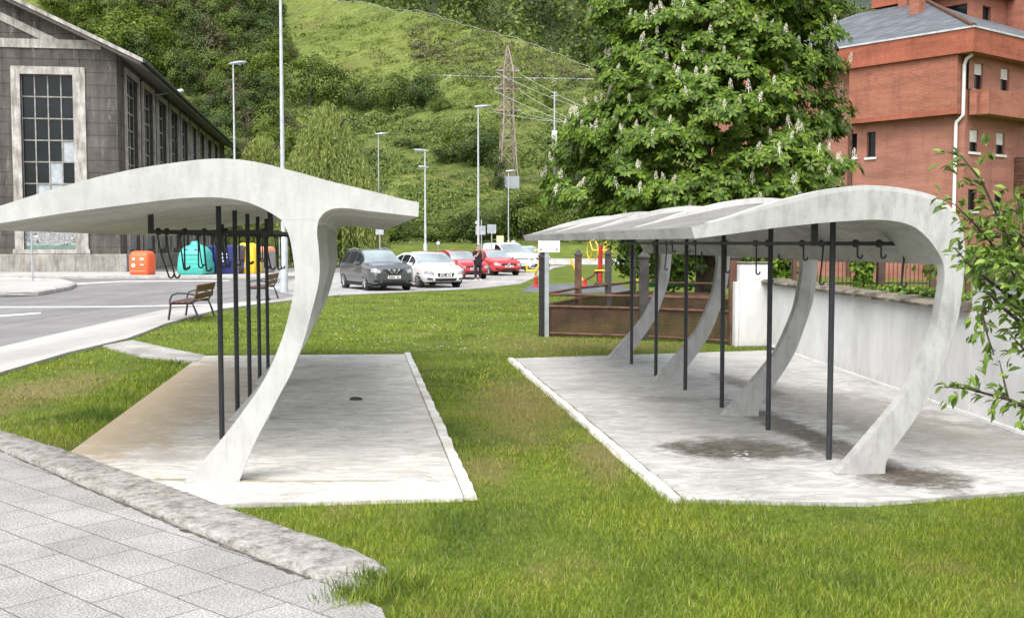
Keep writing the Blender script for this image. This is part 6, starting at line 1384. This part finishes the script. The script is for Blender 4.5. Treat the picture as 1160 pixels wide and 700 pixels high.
def inpoly(X, Y, P_):
    P_ = [(p[0], p[1]) for p in P_]; c = np.zeros(len(X), bool); j = len(P_) - 1
    for i in range(len(P_)):
        xi, yi = P_[i]; xj, yj = P_[j]; w = ((yi > Y) != (yj > Y)) & (X < (xj - xi) * (Y - yi) / (yj - yi + 1e-12) + xi); c ^= w; j = i
    return c
ban = [SL, SR, walk_in + walk_out[::-1], [(-6, 3.2)] + [tuple(p) for p in pout] + [tuple(gnd(440, 700)[:2]), (-.6, 3.2)], road_pts, [gnd(116, 393.5), gnd(150, 387), gnd(185, 395), gnd(232, 404.5), gnd(222, 412.5), gnd(160, 405)]]
ban.append([tuple(gnd(*p)[:2]) for p in ((588, 331), (604, 321.5), (700, 322), (722, 331), (650, 333))])
def blades(n, y0, y1, h0, h1, w, seed, pw=1.0):
    r = np.random.default_rng(seed); Y = y0 + (y1 - y0) * r.random(n) ** pw; X = Y * r.uniform(-.49, .49, n) + r.uniform(-.3, .3, n)
    ok = np.ones(n, bool)
    for P_ in ban: ok &= ~inpoly(X, Y, P_)
    ok &= ~((X > 4.5) & (Y < 24)); X, Y = X[ok], Y[ok]; n = len(X)
    patch = .5 + .5 * np.sin(X * 2.1 + 1.7 * np.sin(Y * 1.3)) * np.sin(Y * 1.7 + X * .6); thin = r.random(n) < (.35 + .65 * patch + .25 * (Y < 7)); X, Y, patch = X[thin], Y[thin], patch[thin]; n = len(X)
    lush = np.exp(-((X + 4.2 + .14 * (Y - 9.6)) / .26) ** 2) * (Y < 17)
    h = (h0 + (h1 - h0) * r.random(n)) * (.65 + .6 * patch + 1.3 * lush); a_ = r.random(n) * 6.283; la = r.random(n) * 6.283; lean = h * r.uniform(.15, 1.0, n)
    sx, sy = np.cos(a_) * w / 2, np.sin(a_) * w / 2; lx, ly = np.cos(la) * lean, np.sin(la) * lean; z0 = np.zeros(n)
    V_ = np.stack([np.stack([X - sx, Y - sy, z0], 1), np.stack([X + sx, Y + sy, z0], 1), np.stack([X + sx * .7 + lx * .4, Y + sy * .7 + ly * .4, h * .6], 1), np.stack([X - sx * .7 + lx * .4, Y - sy * .7 + ly * .4, h * .6], 1), np.stack([X + lx, Y + ly, h], 1), np.stack([X + lx + sx * .1, Y + ly + sy * .1, h * .99], 1)], 1).reshape(-1, 3)
    b = (np.arange(n) * 6)[:, None, None]; F_ = (b + np.array([[0, 1, 2, 3], [3, 2, 5, 4]])[None]).reshape(-1, 4); return V_, F_
Vs, Fs, off = [], [], 0
for args in ((150000, 4.6, 8.5, .018, .052, .005, 1), (110000, 8.3, 13, .018, .050, .0075, 2), (70000, 12.8, 22, .018, .05, .014, 3), (50000, 21.5, 42, .02, .05, .03, 4)):
    V_, F_ = blades(*args); Vs.append(V_); Fs.append(F_ + off); off += len(V_)
tag(npmesh('grass', np.concatenate(Vs), np.concatenate(Fs), M_BLADE), 'short green grass with dry tufts covering the lawn between the shelters', 'grass', None, 'stuff')
# daisies
m_d = two('white_petals', (.62, .62, .58), (.74, .74, .72), 30, .7); mb = MB(); r = random.Random(9)
for k in range(125):
    p = gnd(r.uniform(420, 1150), r.uniform(560, 690)) if k < 0 else gnd(r.uniform(380, 620), r.uniform(338, 400))
    if any(inpoly(np.array([p.x]), np.array([p.y]), P_)[0] for P_ in ban): continue
    s_ = .010 if k < 0 else .016; z = .05; mb.add([(p.x + s_ * math.cos(a_), p.y + s_ * math.sin(a_), z + .004 * math.sin(3 * a_)) for a_ in np.linspace(0, 6.283, 8)[:-1]], [tuple(range(7))])
tag(mb.build('daisies', m_d), 'tiny white daisies scattered through the lawn', 'flowers', None, 'stuff')
# tufts along the kerb end and the slab edges
r = np.random.default_rng(61); n = 420; bp = np.c_[r.normal(0, .10, n), r.normal(0, .07, n), np.zeros(n)]; bd2 = unit(n, r) * .55 + np.array([0, 0, 1.0])
V_ = leafquads(bp, bd2, unit(n, r), .05 + .06 * r.random(n), .007)
def tuft(px, py, label, s=1): p = gnd(px, py); t = tag(npmesh('grass_tuft', V_, qf(len(V_) // 4), M_BLADE), label, 'grass tuft'); t.location = (p.x, p.y, .02); t.scale = (s, s, s); return t
tuft(384, 660, 'yellow green tuft growing in the kerb joint', .6); tuft(408, 684, 'green tuft at the broken end of the paving', .9); tuft(440, 668, 'thick tuft beside the tip of the kerb', 1.1); tuft(17, 514, 'small weed in the paving joint at the left edge', .45)
